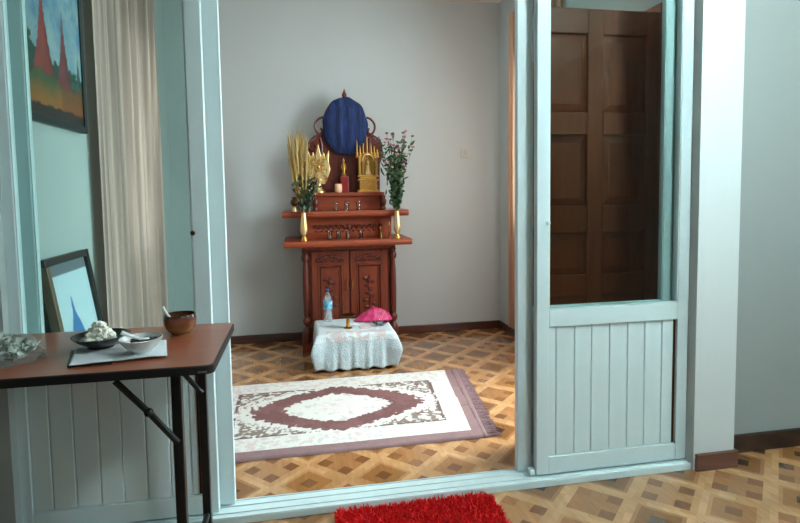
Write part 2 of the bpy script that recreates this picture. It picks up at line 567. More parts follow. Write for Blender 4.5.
# ------------------------------------------------------------------ brown panelled door, swung open into the shrine room
d5 = thing('door_5', 'brown wooden panelled door standing open behind the right glass', 'door', (1.345, 2.38, .012), kind='structure')
lx0, lx1, ly0, ly1, lz = 1.012, 1.682, 2.36, 2.40, 2.012
cols = [(1.098, 1.314), (1.389, 1.613)]
rows = [(.24, .64), (.72, .80 + .0), (.796, .993), (1.118, 1.443), (1.547, 1.899)]
rows = [(.15, .38), (.46, .70), (.796, .993), (1.118, 1.443), (1.547, 1.899)]
m = MB()
m.box(lx0, cols[0][0], ly0, ly1, .012, lz); m.box(cols[0][1], cols[1][0], ly0, ly1, .012, lz); m.box(cols[1][1], lx1, ly0, ly1, .012, lz)
zz = [.012] + [z for r_ in rows for z in r_] + [lz]
for c0, c1 in cols:
    for a, b in zip(zz[0::2], zz[1::2]): m.box(c0, c1, ly0, ly1, a, b)
m.build('door_leaf', M_door, d5, bevel=.004)
for c0, c1 in cols:
    for a, b in rows:
        p = MB(); k = .035
        o1 = [(c0, a), (c1, a), (c1, b), (c0, b)]; o2 = [(c0 + k, a + k), (c1 - k, a + k), (c1 - k, b - k), (c0 + k, b - k)]
        va = [p.bm.verts.new((x, ly0 + .016, z)) for x, z in o1]; vb = [p.bm.verts.new((x, ly0 + .004, z)) for x, z in o2]
        for i in range(4): p.bm.faces.new((va[i], va[(i + 1) % 4], vb[(i + 1) % 4], vb[i]))
        p.bm.faces.new(vb)
        vc = [p.bm.verts.new((x, ly0 + .03, z)) for x, z in o1]
        for i in range(4): p.bm.faces.new((va[(i + 1) % 4], va[i], vc[i], vc[(i + 1) % 4]))
        p.bm.faces.new(vc[::-1])
        p.build('door_panel', M_door, d5)
m = MB(); m.lathe([(.026, 0), (.026, -.006), (.01, -.008), (.01, -.04), (.024, -.045), (.027, -.06), (.015, -.07)], (1.055, ly0, 1.0), 16, 'Y')
m.build('door_handle', M_bronze, d5, smooth=True)
m = MB()
m.box(XR - .012, XR + .125, dy0 - .055, dy0, 0, dz + .055); m.box(XR - .012, XR + .125, dy1, dy1 + .055, 0, dz + .055); m.box(XR - .012, XR + .125, dy0, dy1, dz, dz + .055)
struct('trim_5', m, M_door, 'brown wooden casing around the doorway behind the right glass', 'door casing', bevel=.003)


# ------------------------------------------------------------------ curtains
def curtain(name, label, x, y0, y1, z0, z1, mat, amp, n, flat=0.0, seed=1):
    m = MB(); rnd = random.Random(seed)
    ph = [rnd.uniform(0, 6) for _ in range(4)]

    def fn(u, v):
        z = z0 + (z1 - z0) * v
        if u < flat: w = u / flat; yy = y0 + (y1 - y0) * .2 * w; a = .15
        else: w = (u - flat) / (1 - flat); yy = y0 + (y1 - y0) * ((.2 if flat else 0) + (.8 if flat else 1) * w); a = 1
        spread = 1 - .06 * max(0, v - .55)
        yy = y0 + (yy - y0) * spread
        k = amp * a * (math.sin(n * 2 * PI * w + .5 * math.sin(3 * w + ph[0]) + .25 * v) + .45 * math.sin(n * 4.7 * PI * w + ph[1] + .5 * v) + .2 * math.sin(n * 9 * w + ph[2]))
        return (x + k, yy + .25 * amp * a * math.cos(n * 4 * PI * w), z)
    m.grid(fn, 160, 26)
    return tag(m.build(name, mat, smooth='all', loc=(x, (y0 + y1) / 2, z0)), label, 'curtain')


curtain('window_curtain', 'beige pleated curtain hanging on the left wall beside the temple painting', XL + .05, 2.825, 4.03, .1, 2.55, M_curt, .026, 5, .17, 3)
curtain('window_curtain', 'brown curtain edge hanging at the right wall, seen through the opening', XR - .034, 3.3, 4.2, .09, 2.56, M_curt2, .011, 8, 0, 5)

# ------------------------------------------------------------------ pictures on the left wall
def picture(w, h, nx, nz, fn):
    """a flat artwork in its own frame coordinates: x = thickness, y across (0..w), z up (0..h)"""
    m = MB()
    V = m.grid(lambda u, v: (0, u * w, v * h), nx, nz)
    return m, [fn(i / (nx - 1), j / (nz - 1)) for i in range(nx) for j in range(nz)]


M_art = attr_mat('oil_painting', .45, .12, 90, .15)
M_print = attr_mat('framed_print', .5, .02, 40)
py0, py1, pz0, pz1 = 2.12, 2.735, 1.508, 2.36


def temple(u, v):
    y = py0 + u * (py1 - py0); z = pz0 + v * (pz1 - pz0)
    n = fbm(y, z, 6, 1); n2 = fbm(y, z, 17, 2)
    sky = L3(srgb(96, 150, 182)) * (1 - .0) + (L3(srgb(176, 200, 204)) - L3(srgb(96, 150, 182))) * min(1, max(0, .5 + 1.6 * n))
    if z > 1.86 and n2 > .1: sky = sky * .6 + L3(srgb(62, 128, 176)) * .4
    c = sky
    hz = 1.74 + .04 * math.sin(9 * y) + .12 * n2
    if z < hz: c = L3(srgb(46, 82, 66)) * (1 + .5 * n2)

    def spire(yc, zt, zb, wb, base, dark):
        nonlocal c
        if zb < z < zt:
            t = (zt - z) / (zt - zb)
            w = wb * (t ** 1.55) * (1 + .07 * math.sin(z * 160)) + .0035
            d = (y - yc) / w
            if abs(d) < 1:
                cc = L3(base) * (1 - .45 * max(0, d)) * (1 + .35 * n2)
                c = cc
    spire(2.365, 2.02, 1.62, .105, srgb(166, 66, 60), 0)
    spire(2.55, 1.955, 1.64, .068, srgb(138, 66, 70), 0)
    spire(2.70, 1.80, 1.66, .03, srgb(60, 96, 90), 0)
    if z < 1.66 + .03 * n2 + .02 * math.sin(14 * y):
        t = min(1, max(0, (1.66 - z) / .14)) + .3 * n2
        c = L3(srgb(66, 98, 60)) * (1 - min(1, max(0, t * 1.5))) + L3(srgb(176, 112, 50)) * min(1, max(0, t * 1.5))
        if y > 2.52: c = c * .45 + L3(srgb(140, 66, 46)) * .55
        if z < 1.55 + .015 * n2: c = L3(srgb(60, 44, 40)) * (1 + .4 * n)
    return c * .62


hp = thing('framed_painting', 'dark-framed painting of red temple spires hanging behind the left glass', 'painting', (XL, (py0 + py1) / 2, pz0))
m, cols_ = picture(py1 - py0, pz1 - pz0, 90, 120, temple)
bmesh.ops.translate(m.bm, verts=m.bm.verts, vec=(XL + .02, py0, pz0))
cv = m.build('canvas', M_art, hp, solid=.004); paint_attr(cv, np.array(cols_))
m = MB(); t_ = .028
m.box(XL, XL + .03, py0 - t_, py0, pz0 - t_, pz1 + t_); m.box(XL, XL + .03, py1, py1 + t_, pz0 - t_, pz1 + t_)
m.box(XL, XL + .03, py0, py1, pz0 - t_, pz0); m.box(XL, XL + .03, py0, py1, pz1, pz1 + t_)
m.build('picture_frame', paint('dark_frame', srgb(34, 38, 40), .45, .1), hp, bevel=.004)

# the leaning print: built flat in local axes, then tipped back against the wall
FW, FH = .425, .965
lp = thing('leaning_print', 'framed print of a blue stupa leaning against the left wall, behind the table', 'picture', (XL + .152, 2.262, .004))
lean = math.asin(.148 / FH)


def stupa(u, v):
    y = u * (FW - .06); z = v * (FH - .06)
    yc = .150
    c = L3(srgb(186, 208, 216)) * (1 + .05 * fbm(y, z, 6, 3))
    if z > FH - .06 - .045: c = L3(srgb(104, 112, 118))  # dark top band: glass reflection put into the print colour
    zt = .795
    if z < zt:
        t = zt - z
        w = .002 + .006 * min(1, t / .05) * (t > .03) + (.25 * (t - .04) if t > .04 else 0) * min(1, t / .14) + (.35 * (t - .10) if t > .10 else 0)
        w = min(w * .8, .13)
        if abs(y - yc - .02 * t) < w: c = L3(srgb(66, 116, 168)) * (1 + .12 * fbm(y, z, 30, 4))
    if z < .02: c = L3(srgb(80, 110, 130))
    return c


def lbuild(m, name, mat, **k):
    o_ = ORG[lp]; bmesh.ops.translate(m.bm, verts=m.bm.verts, vec=o_)
    return m.build(name, mat, lp, **k)


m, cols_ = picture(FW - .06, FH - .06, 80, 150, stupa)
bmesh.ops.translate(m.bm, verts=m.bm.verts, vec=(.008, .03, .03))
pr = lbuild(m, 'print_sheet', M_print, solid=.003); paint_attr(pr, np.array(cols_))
m = MB(); m.box(-.012, .02, 0, FW, FH - .03, FH); m.box(-.012, .02, 0, FW, 0, .03); m.box(-.012, .02, FW - .03, FW, .03, FH - .03)
m.box(.02, .026, FW - .012, FW, 0, FH); m.box(.02, .026, FW - .03, FW - .024, .03, FH - .03)
lbuild(m, 'picture_frame', paint('charcoal_frame', srgb(52, 50, 48), .4, .12), bevel=.003)
m = MB(); m.box(-.012, .022, 0, .03, .03, FH - .03)
lbuild(m, 'picture_frame', wood('frame_side_wood', srgb(96, 78, 60), srgb(128, 106, 84), .45, 'Z'), bevel=.003)
lp.rotation_euler = (0, -lean, 0)

# ------------------------------------------------------------------ light switch
sw = thing('light_switch', 'small pale switch plate on the back wall right of the altar', 'light switch', (1.379, YB, 1.47))
box(1.344, 1.414, YB - .009, YB, 1.472, 1.55).build('switch_plate', paint('switch_plastic', srgb(184, 187, 181), .4, .02), sw, bevel=.003)
box(1.362, 1.396, YB - .014, YB - .009, 1.488, 1.534).build('rocker', paint('switch_rocker', srgb(174, 177, 170), .4, .02), sw, bevel=.003)

# ------------------------------------------------------------------ altar cabinet
AX0, AX1, AYF, AYB = .0, .722, 4.13, 4.465
al = thing('altar_cabinet', 'carved red-brown wooden altar cabinet against the back wall', 'altar', ((AX0 + AX1) / 2, 4.3, 0))
AC = .358
m = MB()
m.box(AX0 + .02, AX1 - .02, AYF + .015, AYB, .10, .79)
m.box(AX0 - .005, AX1 + .005, AYF - .015, AYB, 0, .07); m.box(AX0 + .005, AX1 - .005, AYF - .005, AYB, .07, .11)
m.box(AX0 + .01, AX1 - .01, AYF - .005, AYB, .765, .803)
m.build('carcass', M_altar_v, al, bevel=.005)
for xc in (AX0 + .032, AX1 - .032):                     # turned corner columns
    m = MB()
    m.lathe([(.026, .07), (.030, .09), (.034, .12), (.034, .15), (.028, .175), (.016, .19), (.014, .2), (.026, .215), (.031, .235), (.026, .255), (.016, .265),
             (.021, .275), (.022, .32), (.024, .45), (.022, .6), (.018, .67), (.016, .68), (.027, .695), (.030, .715), (.024, .735), (.020, .745), (.028, .765)],
            (xc, AYF + .002, 0), 20)
    m.build('turned_column', M_altar_d, al, smooth=True)
for i, (x0, x1) in enumerate(((.075, .352), (.364, .647))):
    dr = MB(); s_ = .045
    y0, y1 = AYF - .008, AYF + .014
    dr.box(x0, x0 + s_, y0, y1, .12, .757); dr.box(x1 - s_, x1, y0, y1, .12, .757); dr.box(x0 + s_, x1 - s_, y0, y1, .12, .19); dr.box(x0 + s_, x1 - s_, y0, y1, .655, .757)
    # inner moulding and raised field
    a0, a1 = x0 + s_, x1 - s_
    for q, w in ((0, .012), (.02, .008)):
        dr.box(a0 + q, a0 + q + w, y0 - .004, y1, .19 + q, .655 - q); dr.box(a1 - q - w, a1 - q, y0 - .004, y1, .19 + q, .655 - q)
        dr.box(a0 + q, a1 - q, y0 - .004, y1, .19 + q, .19 + q + w); dr.box(a0 + q, a1 - q, y0 - .004, y1, .655 - q - w, .655 - q)
    dr.box(a0 + .028, a1 - .028, y0 + .004, y1, .218, .627)
    door = dr.build('cabinet_door', M_altar_v, al, bevel=.003)
    # carved crest along the top rail, and a carved spray on the field
    cr = MB(); xc = (x0 + x1) / 2
    for k in range(-5, 6):
        cr.ball((xc + k * .0185, y0 - .003, .705 + .012 * math.cos(k * .55)), .012, 2, (1, .5, 1.1), .3, 2, k)
        cr.tube([(xc + k * .0185, y0 - .002, .690), (xc + k * .0185 + .008 * (1 if k >= 0 else -1), y0 - .007, .675), (xc + k * .0185 + .014 * (1 if k >= 0 else -1), y0 - .003, .682)], .004, 6)
    cr.build('carved_crest', M_altar_d, door, smooth=True)
    sp = MB(); zc = .44
    sp.tube([(xc - .006, y0 + .002, zc - .14), (xc + .008, y0 - .002, zc - .05), (xc - .006, y0 - .002, zc + .05), (xc + .004, y0 + .002, zc + .13)], .005, 8)
    for k in range(9):
        a = zc - .12 + k * .028; sd = 1 if k % 2 else -1
        sp.ball((xc + sd * (.022 + .012 * math.sin(k)), y0, a), .016, 2, (1.2, .4, .8), .5, 2, k + i * 9)
    sp.ball((xc, y0 - .001, zc + .09), .022, 2, (1, .5, 1), .5, 3, 2)
    sp.build('carved_spray', M_altar_d, door, smooth=True)
    hx = x1 - .014 if i == 0 else x0 + .014
    h = MB(); h.tube([(hx, y0, .535), (hx, y0 - .02, .528), (hx, y0 - .022, .50), (hx, y0 - .02, .472), (hx, y0, .465)], .0045, 8)
    h.build('door_handle', M_brass, door, smooth=True)


def shelf_mb(x0, x1, y0, y1, z0, z1):
    m = MB(); r = .012
    prof = [(y0 + .012, z0), (y0 + .002, z0 + .012), (y0, z0 + (z1 - z0) * .55), (y0 + .006, z1 - .004), (y0 + .012, z1), (y1, z1), (y1, z0)]
    a = [m.bm.verts.new((x0, y, z)) for y, z in prof]; b = [m.bm.verts.new((x1, y, z)) for y, z in prof]
    m.bm.faces.new(a); m.bm.faces.new(b[::-1])
    for i in range(len(a)):
        j = (i + 1) % len(a); m.bm.faces.new((a[j], a[i], b[i], b[j]))
    return m


shelf_mb(-.117, .812, 3.965, AYB, .803, .847).build('lower_shelf', M_altar, al, bevel=.004)
box(.03, .69, 4.16, AYB, .847, 1.013).build('middle_riser', M_altar, al, bevel=.004)
shelf_mb(-.125, .806, 4.052, AYB, 1.013, 1.057).build('upper_shelf', M_altar, al, bevel=.004)
m = box(.128, .625, 4.20, AYB, 1.057, 1.165); m.box(.115, .64, 4.17, AYB, 1.165, 1.192)
m.build('top_riser', M_altar, al, bevel=.004)
for xc in (.118, .632):                                  # carved brackets at the ends of the top riser
    m = MB(); m.lathe([(.018, 1.057), (.022, 1.07), (.016, 1.085), (.024, 1.105), (.026, 1.125), (.016, 1.145), (.02, 1.158), (.016, 1.166)], (xc, 4.185, 0), 14)
    m.build('carved_bracket', M_altar_d, al, smooth=True)
m = MB()                                                 # carved scroll relief on the middle riser
for k in range(-6, 7):
    if k == 0: m.ball((AC, 4.157, .935), .022, 2, (1, .4, 1), .4, 3, 1); continue
    x = AC + k * .04; s_ = 1 if k > 0 else -1
    m.tube([(x - s_ * .018, 4.158, .915), (x - s_ * .004, 4.154, .945), (x + s_ * .012, 4.153, .95), (x + s_ * .016, 4.154, .932), (x + s_ * .006, 4.156, .925)], [.006, .007, .006, .005, .003], 6)
    m.ball((x, 4.157, .905), .01, 2, (1.3, .4, .7), .4, 3, k)
m.build('carved_scrolls', M_altar_d, al, smooth=True)

# tall carved back piece that frames the round blue cover
YF = 4.31
bk = MB()
wing = [(309, 192), (309, 163), (306, 152), (310, 143), (318, 136), (324, 127), (327, 113), (335, 103), (345, 99.5), (355, 103), (363, 113), (366, 127), (372, 136), (380, 143), (384, 153), (380, 164), (380, 192)]
bk.prism([(at(x, y, YF).x, max(1.192, at(x, y, YF).z)) for x, y in wing], YF, YF + .03)
bkp = bk.build('carved_backboard', M_altar_d, al, bevel=.004)
rg = MB(); cz, cx_ = 1.715, at(345, 126, YF).x
rg.tube([(cx_ + .160 * math.cos(a), YF - .004, cz + .198 * math.sin(a)) for a in [2 * PI * k / 40 for k in range(41)]], .011, 8)
rg.build('oval_moulding', M_altar_v, al, smooth=True)
for sd in (0, 1):
    sc_ = MB()
    for path in ([(323, 117), (318.5, 119), (315, 124), (315.5, 130), (319, 134), (322, 132), (321, 128)],
                 [(318, 135), (313, 138), (309, 143), (309, 148), (313, 150), (316, 147), (314, 144)],
                 [(320, 138), (322, 146), (321, 154), (316, 157), (312, 154)]):
        pp = []
        for x, y in path:
            p = at(x, y, YF - .006); pp.append((p.x if sd == 0 else 2 * cx_ - p.x, p.y, p.z))
        # smooth the path
        q = []
        for i in range(len(pp) - 1):
            for t in (0, .33, .66):
                p0, p1, p2, p3 = (Vector(pp[max(i - 1, 0)]), Vector(pp[i]), Vector(pp[i + 1]), Vector(pp[min(i + 2, len(pp) - 1)]))
                q.append(.5 * ((2 * p1) + (p2 - p0) * t + (2 * p0 - 5 * p1 + 4 * p2 - p3) * t * t + (3 * p1 - p0 - 3 * p2 + p3) * t ** 3))
        q.append(Vector(pp[-1]))
        sc_.tube(q, .0085, 8)
    sc_.build('scroll_carving', M_altar_d, al, smooth=True)
m = MB(); fz = 1.905
m.lathe([(.026, fz), (.022, fz + .01), (.014, fz + .018), (.02, fz + .03), (.018, fz + .045), (.009, fz + .062), (.003, fz + .08), (.0005, fz + .086)], (cx_, YF + .005, 0), 14)
m.build('finial', M_altar_d, al, smooth=True)

# the blue cover stretched over the oval
t = NT('blue_velvet'); o_ = t.coord()
f_ = t.noise(t.mapping(o_, (1, 1, .12)), 55, 4, .6, .4)
t.set(Base_Color=t.ramp(f_, [(.3, srgb(6, 16, 44)), (.5, srgb(12, 36, 82)), (.72, srgb(26, 58, 114))]), Roughness=.85)
t.bump(f_, .4, .006)
m = MB()


def disc(u, v):
    a = 2 * PI * u
    r = min(v / .82, 1)
    bul = .032 * (1 - r ** 3) if v < .82 else -.034 * (v - .82) / .18
    rip = .004 * math.sin(a * 9 + 1) * r
    return (cx_ + (.171 + rip) * r * math.cos(a), YF - .032 - bul + .004 * math.sin(14 * math.cos(a) * r + 2), 1.7 + (.219 + rip) * r * math.sin(a))


m.grid(disc, 64, 18, True)
bmesh.ops.remove_doubles(m.bm, verts=m.bm.verts, dist=1e-5)
tag(m.build('blue_cover', t.m, smooth='all', solid=.004, loc=(cx_, YF - .032, 1.48)), 'oval dark blue fabric cover on the altar back, above the gold statues', 'fabric cover')

# ------------------------------------------------------------------ things on the altar top
ZT = 1.1925
# left: openwork gilt ornament
gl_ = thing('gold_ornament', 'pale gold openwork ornament with spiked crown, left on the altar top', 'ornament', (.145, 4.235, ZT))
Y0 = 4.235
P = lambda x, y, Y=Y0: (at(x, y, Y).x, at(x, y, Y).z)
m = MB()
m.lathe([(.045, ZT), (.045, ZT + .012), (.03, ZT + .022), (.018, ZT + .05), (.016, ZT + .075), (.03, ZT + .095), (.03, ZT + .105)], (at(319, 186, Y0).x, Y0, 0), 16)
m.build('pedestal', M_gold_pale, gl_, smooth=True)
m = MB()
body = [(313, 184), (309, 176), (306.5, 168), (309, 163), (307.5, 150), (311, 157), (313, 152), (315, 157), (318, 144), (321, 156), (323.5, 152), (325, 158), (329, 150), (328.5, 163), (330.5, 169), (328, 177), (325, 184)]
m.prism([P(*q) for q in body], Y0 - .008, Y0 + .012)
m.build('fan_plate', M_gold_pale, gl_, bevel=.003)
m = MB()
rr = random.Random(4)
for k in range(34):
    x = rr.uniform(310, 327); y = rr.uniform(156, 181)
    x_, z_ = P(x, y)
    a = rr.uniform(0, 6.28); r_ = rr.uniform(.008, .014)
    m.tube([(x_ + r_ * math.cos(a + t), Y0 - .012 - .004 * t / 4, z_ + r_ * math.sin(a + t)) for t in (0, .8, 1.6, 2.4, 3.2, 4)], .0032, 6)
cx2, cz2 = P(318.5, 167)
m.ball((cx2, Y0 - .012, cz2), .017, 2, (1, .6, 1), .2, 3)
m.tube([(cx2 + .03 * math.cos(t), Y0 - .012, cz2 + .03 * math.sin(t)) for t in [2 * PI * k / 20 for k in range(21)]], .0035, 6)
m.build('openwork_relief', M_gold, gl_, smooth=True)

# right: gilt throne shrine with niche
gs = thing('gold_shrine', 'stepped gold throne shrine with spires, right on the altar top', 'shrine', (.522, 4.225, ZT))
sx, sy = .522, 4.225
m = MB()
m.box(sx - .082, sx + .082, sy - .05, sy + .05, ZT, ZT + .018); m.box(sx - .066, sx + .066, sy - .04, sy + .04, ZT + .018, ZT + .085)
m.box(sx - .078, sx + .078, sy - .046, sy + .046, ZT + .085, ZT + .10); m.box(sx - .06, sx + .06, sy - .036, sy + .036, ZT + .10, ZT + .115)
m.build('stepped_base', M_gold, gs, bevel=.003)
m = MB()
m.box(sx - .07, sx + .07, sy + .012, sy + .03, ZT + .115, ZT + .30)
for s_ in (-1, 1):
    m.box(sx + s_ * .062 - .01, sx + s_ * .062 + .01, sy - .03, sy + .03, ZT + .115, ZT + .27)
    m.box(sx + s_ * .038 - .006, sx + s_ * .038 + .006, sy - .022, sy + .03, ZT + .115, ZT + .25)
m.box(sx - .08, sx + .08, sy - .036, sy + .034, ZT + .115, ZT + .128)
m.build('throne_back', M_gold, gs, bevel=.003)
m = MB()
m.tube([(sx + .046 * math.cos(t), sy - .02, ZT + .235 + .05 * math.sin(t)) for t in [PI * k / 12 for k in range(13)]], .008, 8)
m.build('niche_arch', M_gold_pale, gs, smooth=True)
m = MB()
m.lathe([(.03, ZT + .128), (.032, ZT + .14), (.024, ZT + .155), (.018, ZT + .175), (.02, ZT + .195), (.009, ZT + .207), (.0125, ZT + .22), (.01, ZT + .234), (.003, ZT + .245)], (sx, sy - .008, 0), 14)
m.build('seated_figure', M_gold_pale, gs, smooth=True)
for k, (dx, hh) in enumerate(((-.078, .40), (-.055, .36), (-.03, .375), (0, .43), (.03, .375), (.055, .355), (.078, .33))):
    m = MB(); z0 = ZT + .265
    m.lathe([(.012, z0), (.013, z0 + .012), (.008, z0 + .02), (.011, z0 + .03), (.006, z0 + .045), (.0065, z0 + .055), (.0008, ZT + hh)], (sx + dx, sy + .01, 0), 10)
    m.build('spire', M_gold, gs, smooth=True)
src = None
for k in range(26):
    x_ = sx + rr.uniform(-.066, .066); z_ = ZT + rr.uniform(.02, .29); a = rr.uniform(0, 6.28)
    yy = sy - .042 if z_ < ZT + .09 else sy - .033
    if ZT + .13 < z_ < ZT + .25 and abs(x_ - sx) < .05: continue
    if src is None:
        m = MB(); o0 = ORG[gs]; m.tube([(o0.x + .009 * math.cos(t), o0.y, o0.z + .009 * math.sin(t)) for t in (0, 1, 2, 3, 4)], .003, 6)
        src = m.build('filigree_scroll', M_gold_pale, gs, smooth=True); c = src
    else:
        c = src.copy(); COL.objects.link(c); c.parent = gs
    c.location = Vector((x_, yy + .002, z_)) - ORG[gs]; c.rotation_euler = (0, a, 0)

# middle: red box with a small statuette, a candle glass in front
bx = tag(box(.312, .376, 4.235, 4.295, ZT, ZT + .123).build('red_box', paint('red_lacquer', srgb(128, 30, 24), .3, .1), bevel=.004, loc=(.344, 4.265, ZT)),
         'small dark red box under the gold statuette, middle of the altar top', 'box')
st = thing('gold_statuette', 'tiny standing gold statuette on the red box', 'statuette', (.342, 4.265, ZT + .1235))
z0 = ZT + .1235
m = MB(); m.lathe([(.022, z0), (.024, z0 + .006), (.016, z0 + .014), (.018, z0 + .02), (.012, z0 + .024)], (.342, 4.265, 0), 14); m.build('lotus_base', M_gold, st, smooth=True)
m = MB(); m.lathe([(.010, z0 + .024), (.013, z0 + .05), (.011, z0 + .075), (.015, z0 + .09), (.010, z0 + .10), (.005, z0 + .104), (.008, z0 + .112), (.0085, z0 + .122), (.004, z0 + .134), (.001, z0 + .142)], (.342, 4.265, 0), 14)
for s_ in (-1, 1): m.tube([(.342 + s_ * .012, 4.265, z0 + .092), (.342 + s_ * .017, 4.262, z0 + .07), (.342 + s_ * .014, 4.255, z0 + .052)], .004, 7)
m.build('figure', M_gold, st, smooth=True)
cg = thing('candle_cup', 'cream candle cup standing left of the red box on the altar', 'candle cup', (.294, 4.215, ZT))
m = MB(); m.lathe([(.022, ZT), (.0275, ZT + .006), (.0285, ZT + .03), (.0275, ZT + .062), (.0255, ZT + .066), (.0235, ZT + .06), (.0235, ZT + .05), (.002, ZT + .049)], (.294, 4.215, 0), 20)
m.build('cup', paint('cream_wax', srgb(226, 186, 148), .5, .06), cg, smooth=True)
m = MB(); m.tube([(.294, 4.215, ZT + .0485), (.2945, 4.215, ZT + .058)], .0015, 6); m.build('wick', M_black, cg)

# ------------------------------------------------------------------ small glasses on the two shelves
def tumbler(loc, h, r, liquid, label):
    x, y, z = loc
    g = thing('offering_glass', label, 'glass', loc, 'small offering glasses on the altar shelves')
    m = MB(); m.lathe([(r * .8, z), (r, z + h), (r * .92, z + h), (r * .72, z + .006), (.001, z + .005)], (x, y, 0), 16)
    m.build('glass_body', M_clear, g, smooth=True)
    m = MB(); m.lathe([(r * .70, z + .0065), (r * .80, z + h * .55), (.001, z + h * .552)], (x, y, 0), 16)
    m.build('drink', liquid, g, smooth=True)
    return g


M_water = paint('still_water', srgb(150, 120, 100), .05, .05)
M_tea = paint('dark_tea', srgb(50, 24, 14), .08, .1)
for px, lab in ((336, 'small clear glass on the upper altar shelf, leftmost of three'), (347, 'small clear glass on the upper altar shelf, middle of three'), (358.5, 'small clear glass on the upper altar shelf, rightmost of three')):
    p = at(px, 208, 4.10); tumbler((p.x, 4.10, 1.0575), .07, .017, M_water, lab)
for i, (px, lab) in enumerate(((329.5, 'small glass on the lower altar shelf, first from the left gold vase'), (338.5, 'small glass on the lower altar shelf, second from the left gold vase'), (348, 'small glass on the lower altar shelf, third from the left gold vase'), (361, 'small glass on the lower altar shelf, farthest from the left gold vase'))):
    p = at(px, 236, 4.09); tumbler((p.x, 4.09, .8475), .066, .018, M_tea if i % 2 else M_water, lab)

# small candlestick and figurine on the shelves
cs = thing('gold_candlestick', 'thin gold candlestick beside the right gold vase', 'candlestick', (at(389.5, 238, 4.05).x, 4.05, .8475))
x_, y_, z_ = cs.location
m = MB(); m.lathe([(.018, z_), (.018, z_ + .006), (.006, z_ + .014), (.005, z_ + .04), (.009, z_ + .045), (.005, z_ + .05), (.0045, z_ + .085), (.011, z_ + .095), (.011, z_ + .10)], (x_, y_, 0), 12)
m.build('stem', M_brass, cs, smooth=True)
m = MB(); m.lathe([(.005, z_ + .10), (.005, z_ + .122), (.001, z_ + .125)], (x_, y_, 0), 10); m.build('candle', paint('white_wax', srgb(226, 214, 196), .5, .04), cs, smooth=True)
cb = thing('bronze_bell', 'small dark bronze bell on the lower altar shelf, left of the gold candlestick', 'bell', (at(380.5, 238, 4.07).x, 4.07, .8475))
x_, y_, z_ = cb.location
m = MB(); m.lathe([(.026, z_), (.024, z_ + .008), (.019, z_ + .03), (.014, z_ + .048), (.005, z_ + .056)], (x_, y_, 0), 16); m.build('bell_body', M_bronze, cb, smooth=True)
m = MB(); m.lathe([(.004, z_ + .056), (.004, z_ + .07), (.008, z_ + .078), (.003, z_ + .088)], (x_, y_, 0), 10); m.build('bell_handle', M_brass, cb, smooth=True)
fg = thing('small_urn', 'small brown and gold urn at the left end of the upper altar shelf', 'urn', (at(294.5, 209, 4.14).x, 4.14, 1.0575))
x_, y_, z_ = fg.location
m = MB(); m.lathe([(.018, z_), (.016, z_ + .01), (.010, z_ + .03), (.016, z_ + .04)], (x_, y_, 0), 14); m.build('urn_foot', M_gold_pale, fg, smooth=True)
m = MB(); m.lathe([(.014, z_ + .04), (.027, z_ + .058), (.028, z_ + .075), (.018, z_ + .092), (.013, z_ + .098), (.018, z_ + .108)], (x_, y_, 0), 14); m.build('urn_body', M_bronze, fg, smooth=True)

# ------------------------------------------------------------------ gold vases and bouquets
YV = 4.008
xv = [at(304, 230, YV).x, at(397.3, 228, YV).x]
zv = .8475


def vase(x, label):
    v = thing('gold_vase', label, 'vase', (x, YV, zv), 'pair of gold vases on the lower altar shelf')
    m = MB(); m.lathe([(.022, zv), (.023, zv + .008), (.017, zv + .022), (.011, zv + .036)], (x, YV, 0), 20); m.build('vase_foot', M_gold, v, smooth=True)
    m = MB(); m.lathe([(.011, zv + .036), (.014, zv + .042), (.024, zv + .06), (.0275, zv + .08), (.0265, zv + .105), (.022, zv + .15), (.0165, zv + .19), (.0165, zv + .205), (.014, zv + .205), (.013, zv + .19), (.012, zv + .12), (.001, zv + .1)], (x, YV, 0), 20)
    m.build('vase_body', M_gold_pale, v, smooth=True)
    return v


v1 = vase(xv[0], 'tall gold vase on the left end of the lower altar shelf')
dup(v1, (xv[1], YV, zv), 'tall gold vase on the right end of the lower altar shelf')

M_straw = paint('dry_straw', srgb(178, 152, 88), .7, .25, 40)
M_leafd = paint('deep_green_leaf', srgb(40, 60, 36), .5, .35, 30)
M_leafg = paint('green_leaf', srgb(42, 72, 40), .5, .35, 30)
M_stem = paint('green_stem', srgb(62, 84, 48), .6, .2)
M_bloom = paint('faded_pink_petal', srgb(176, 120, 124), .6, .25, 50)
M_bloomd = paint('dusky_purple_petal', srgb(104, 70, 84), .6, .25, 50)

# left bouquet: dry grass plumes over dark leaves
b1 = thing('dried_grass_bouquet', 'bouquet of dry straw grass and dark leaves in the left gold vase', 'bouquet', (xv[0], YV, zv + .12))
rr = random.Random(11)
base = Vector((xv[0], YV, zv + .11))
m = MB()
for k in range(90):
    tipx = rr.uniform(286, 308); tipy = rr.uniform(126, 140) + abs(tipx - 297) * .45
    tip = at(tipx, tipy, YV + rr.uniform(-.04, .05))
    mid = base.lerp(tip, .5) + Vector(((tip.x - base.x) * .12, rr.uniform(-.01, .01), 0))
    neck = Vector((base.x + rr.uniform(-.006, .006), base.y + rr.uniform(-.006, .006), zv + .2))
    m.tube([base, neck, mid, tip], [.0012, .0012, .0026, .0008], 5)
m.build('grass_stalks', M_straw, b1, smooth=True)
m = MB()
for k in range(30):
    tipx = rr.uniform(288, 308); tip = at(tipx, rr.uniform(134, 160), YV + rr.uniform(-.03, .03))
    d = (tip - base).normalized()
    m.leaf(tip - d * .1, d, .12, .016, bend=.05)
m.build('grass_plumes', M_straw, b1)
m = MB()
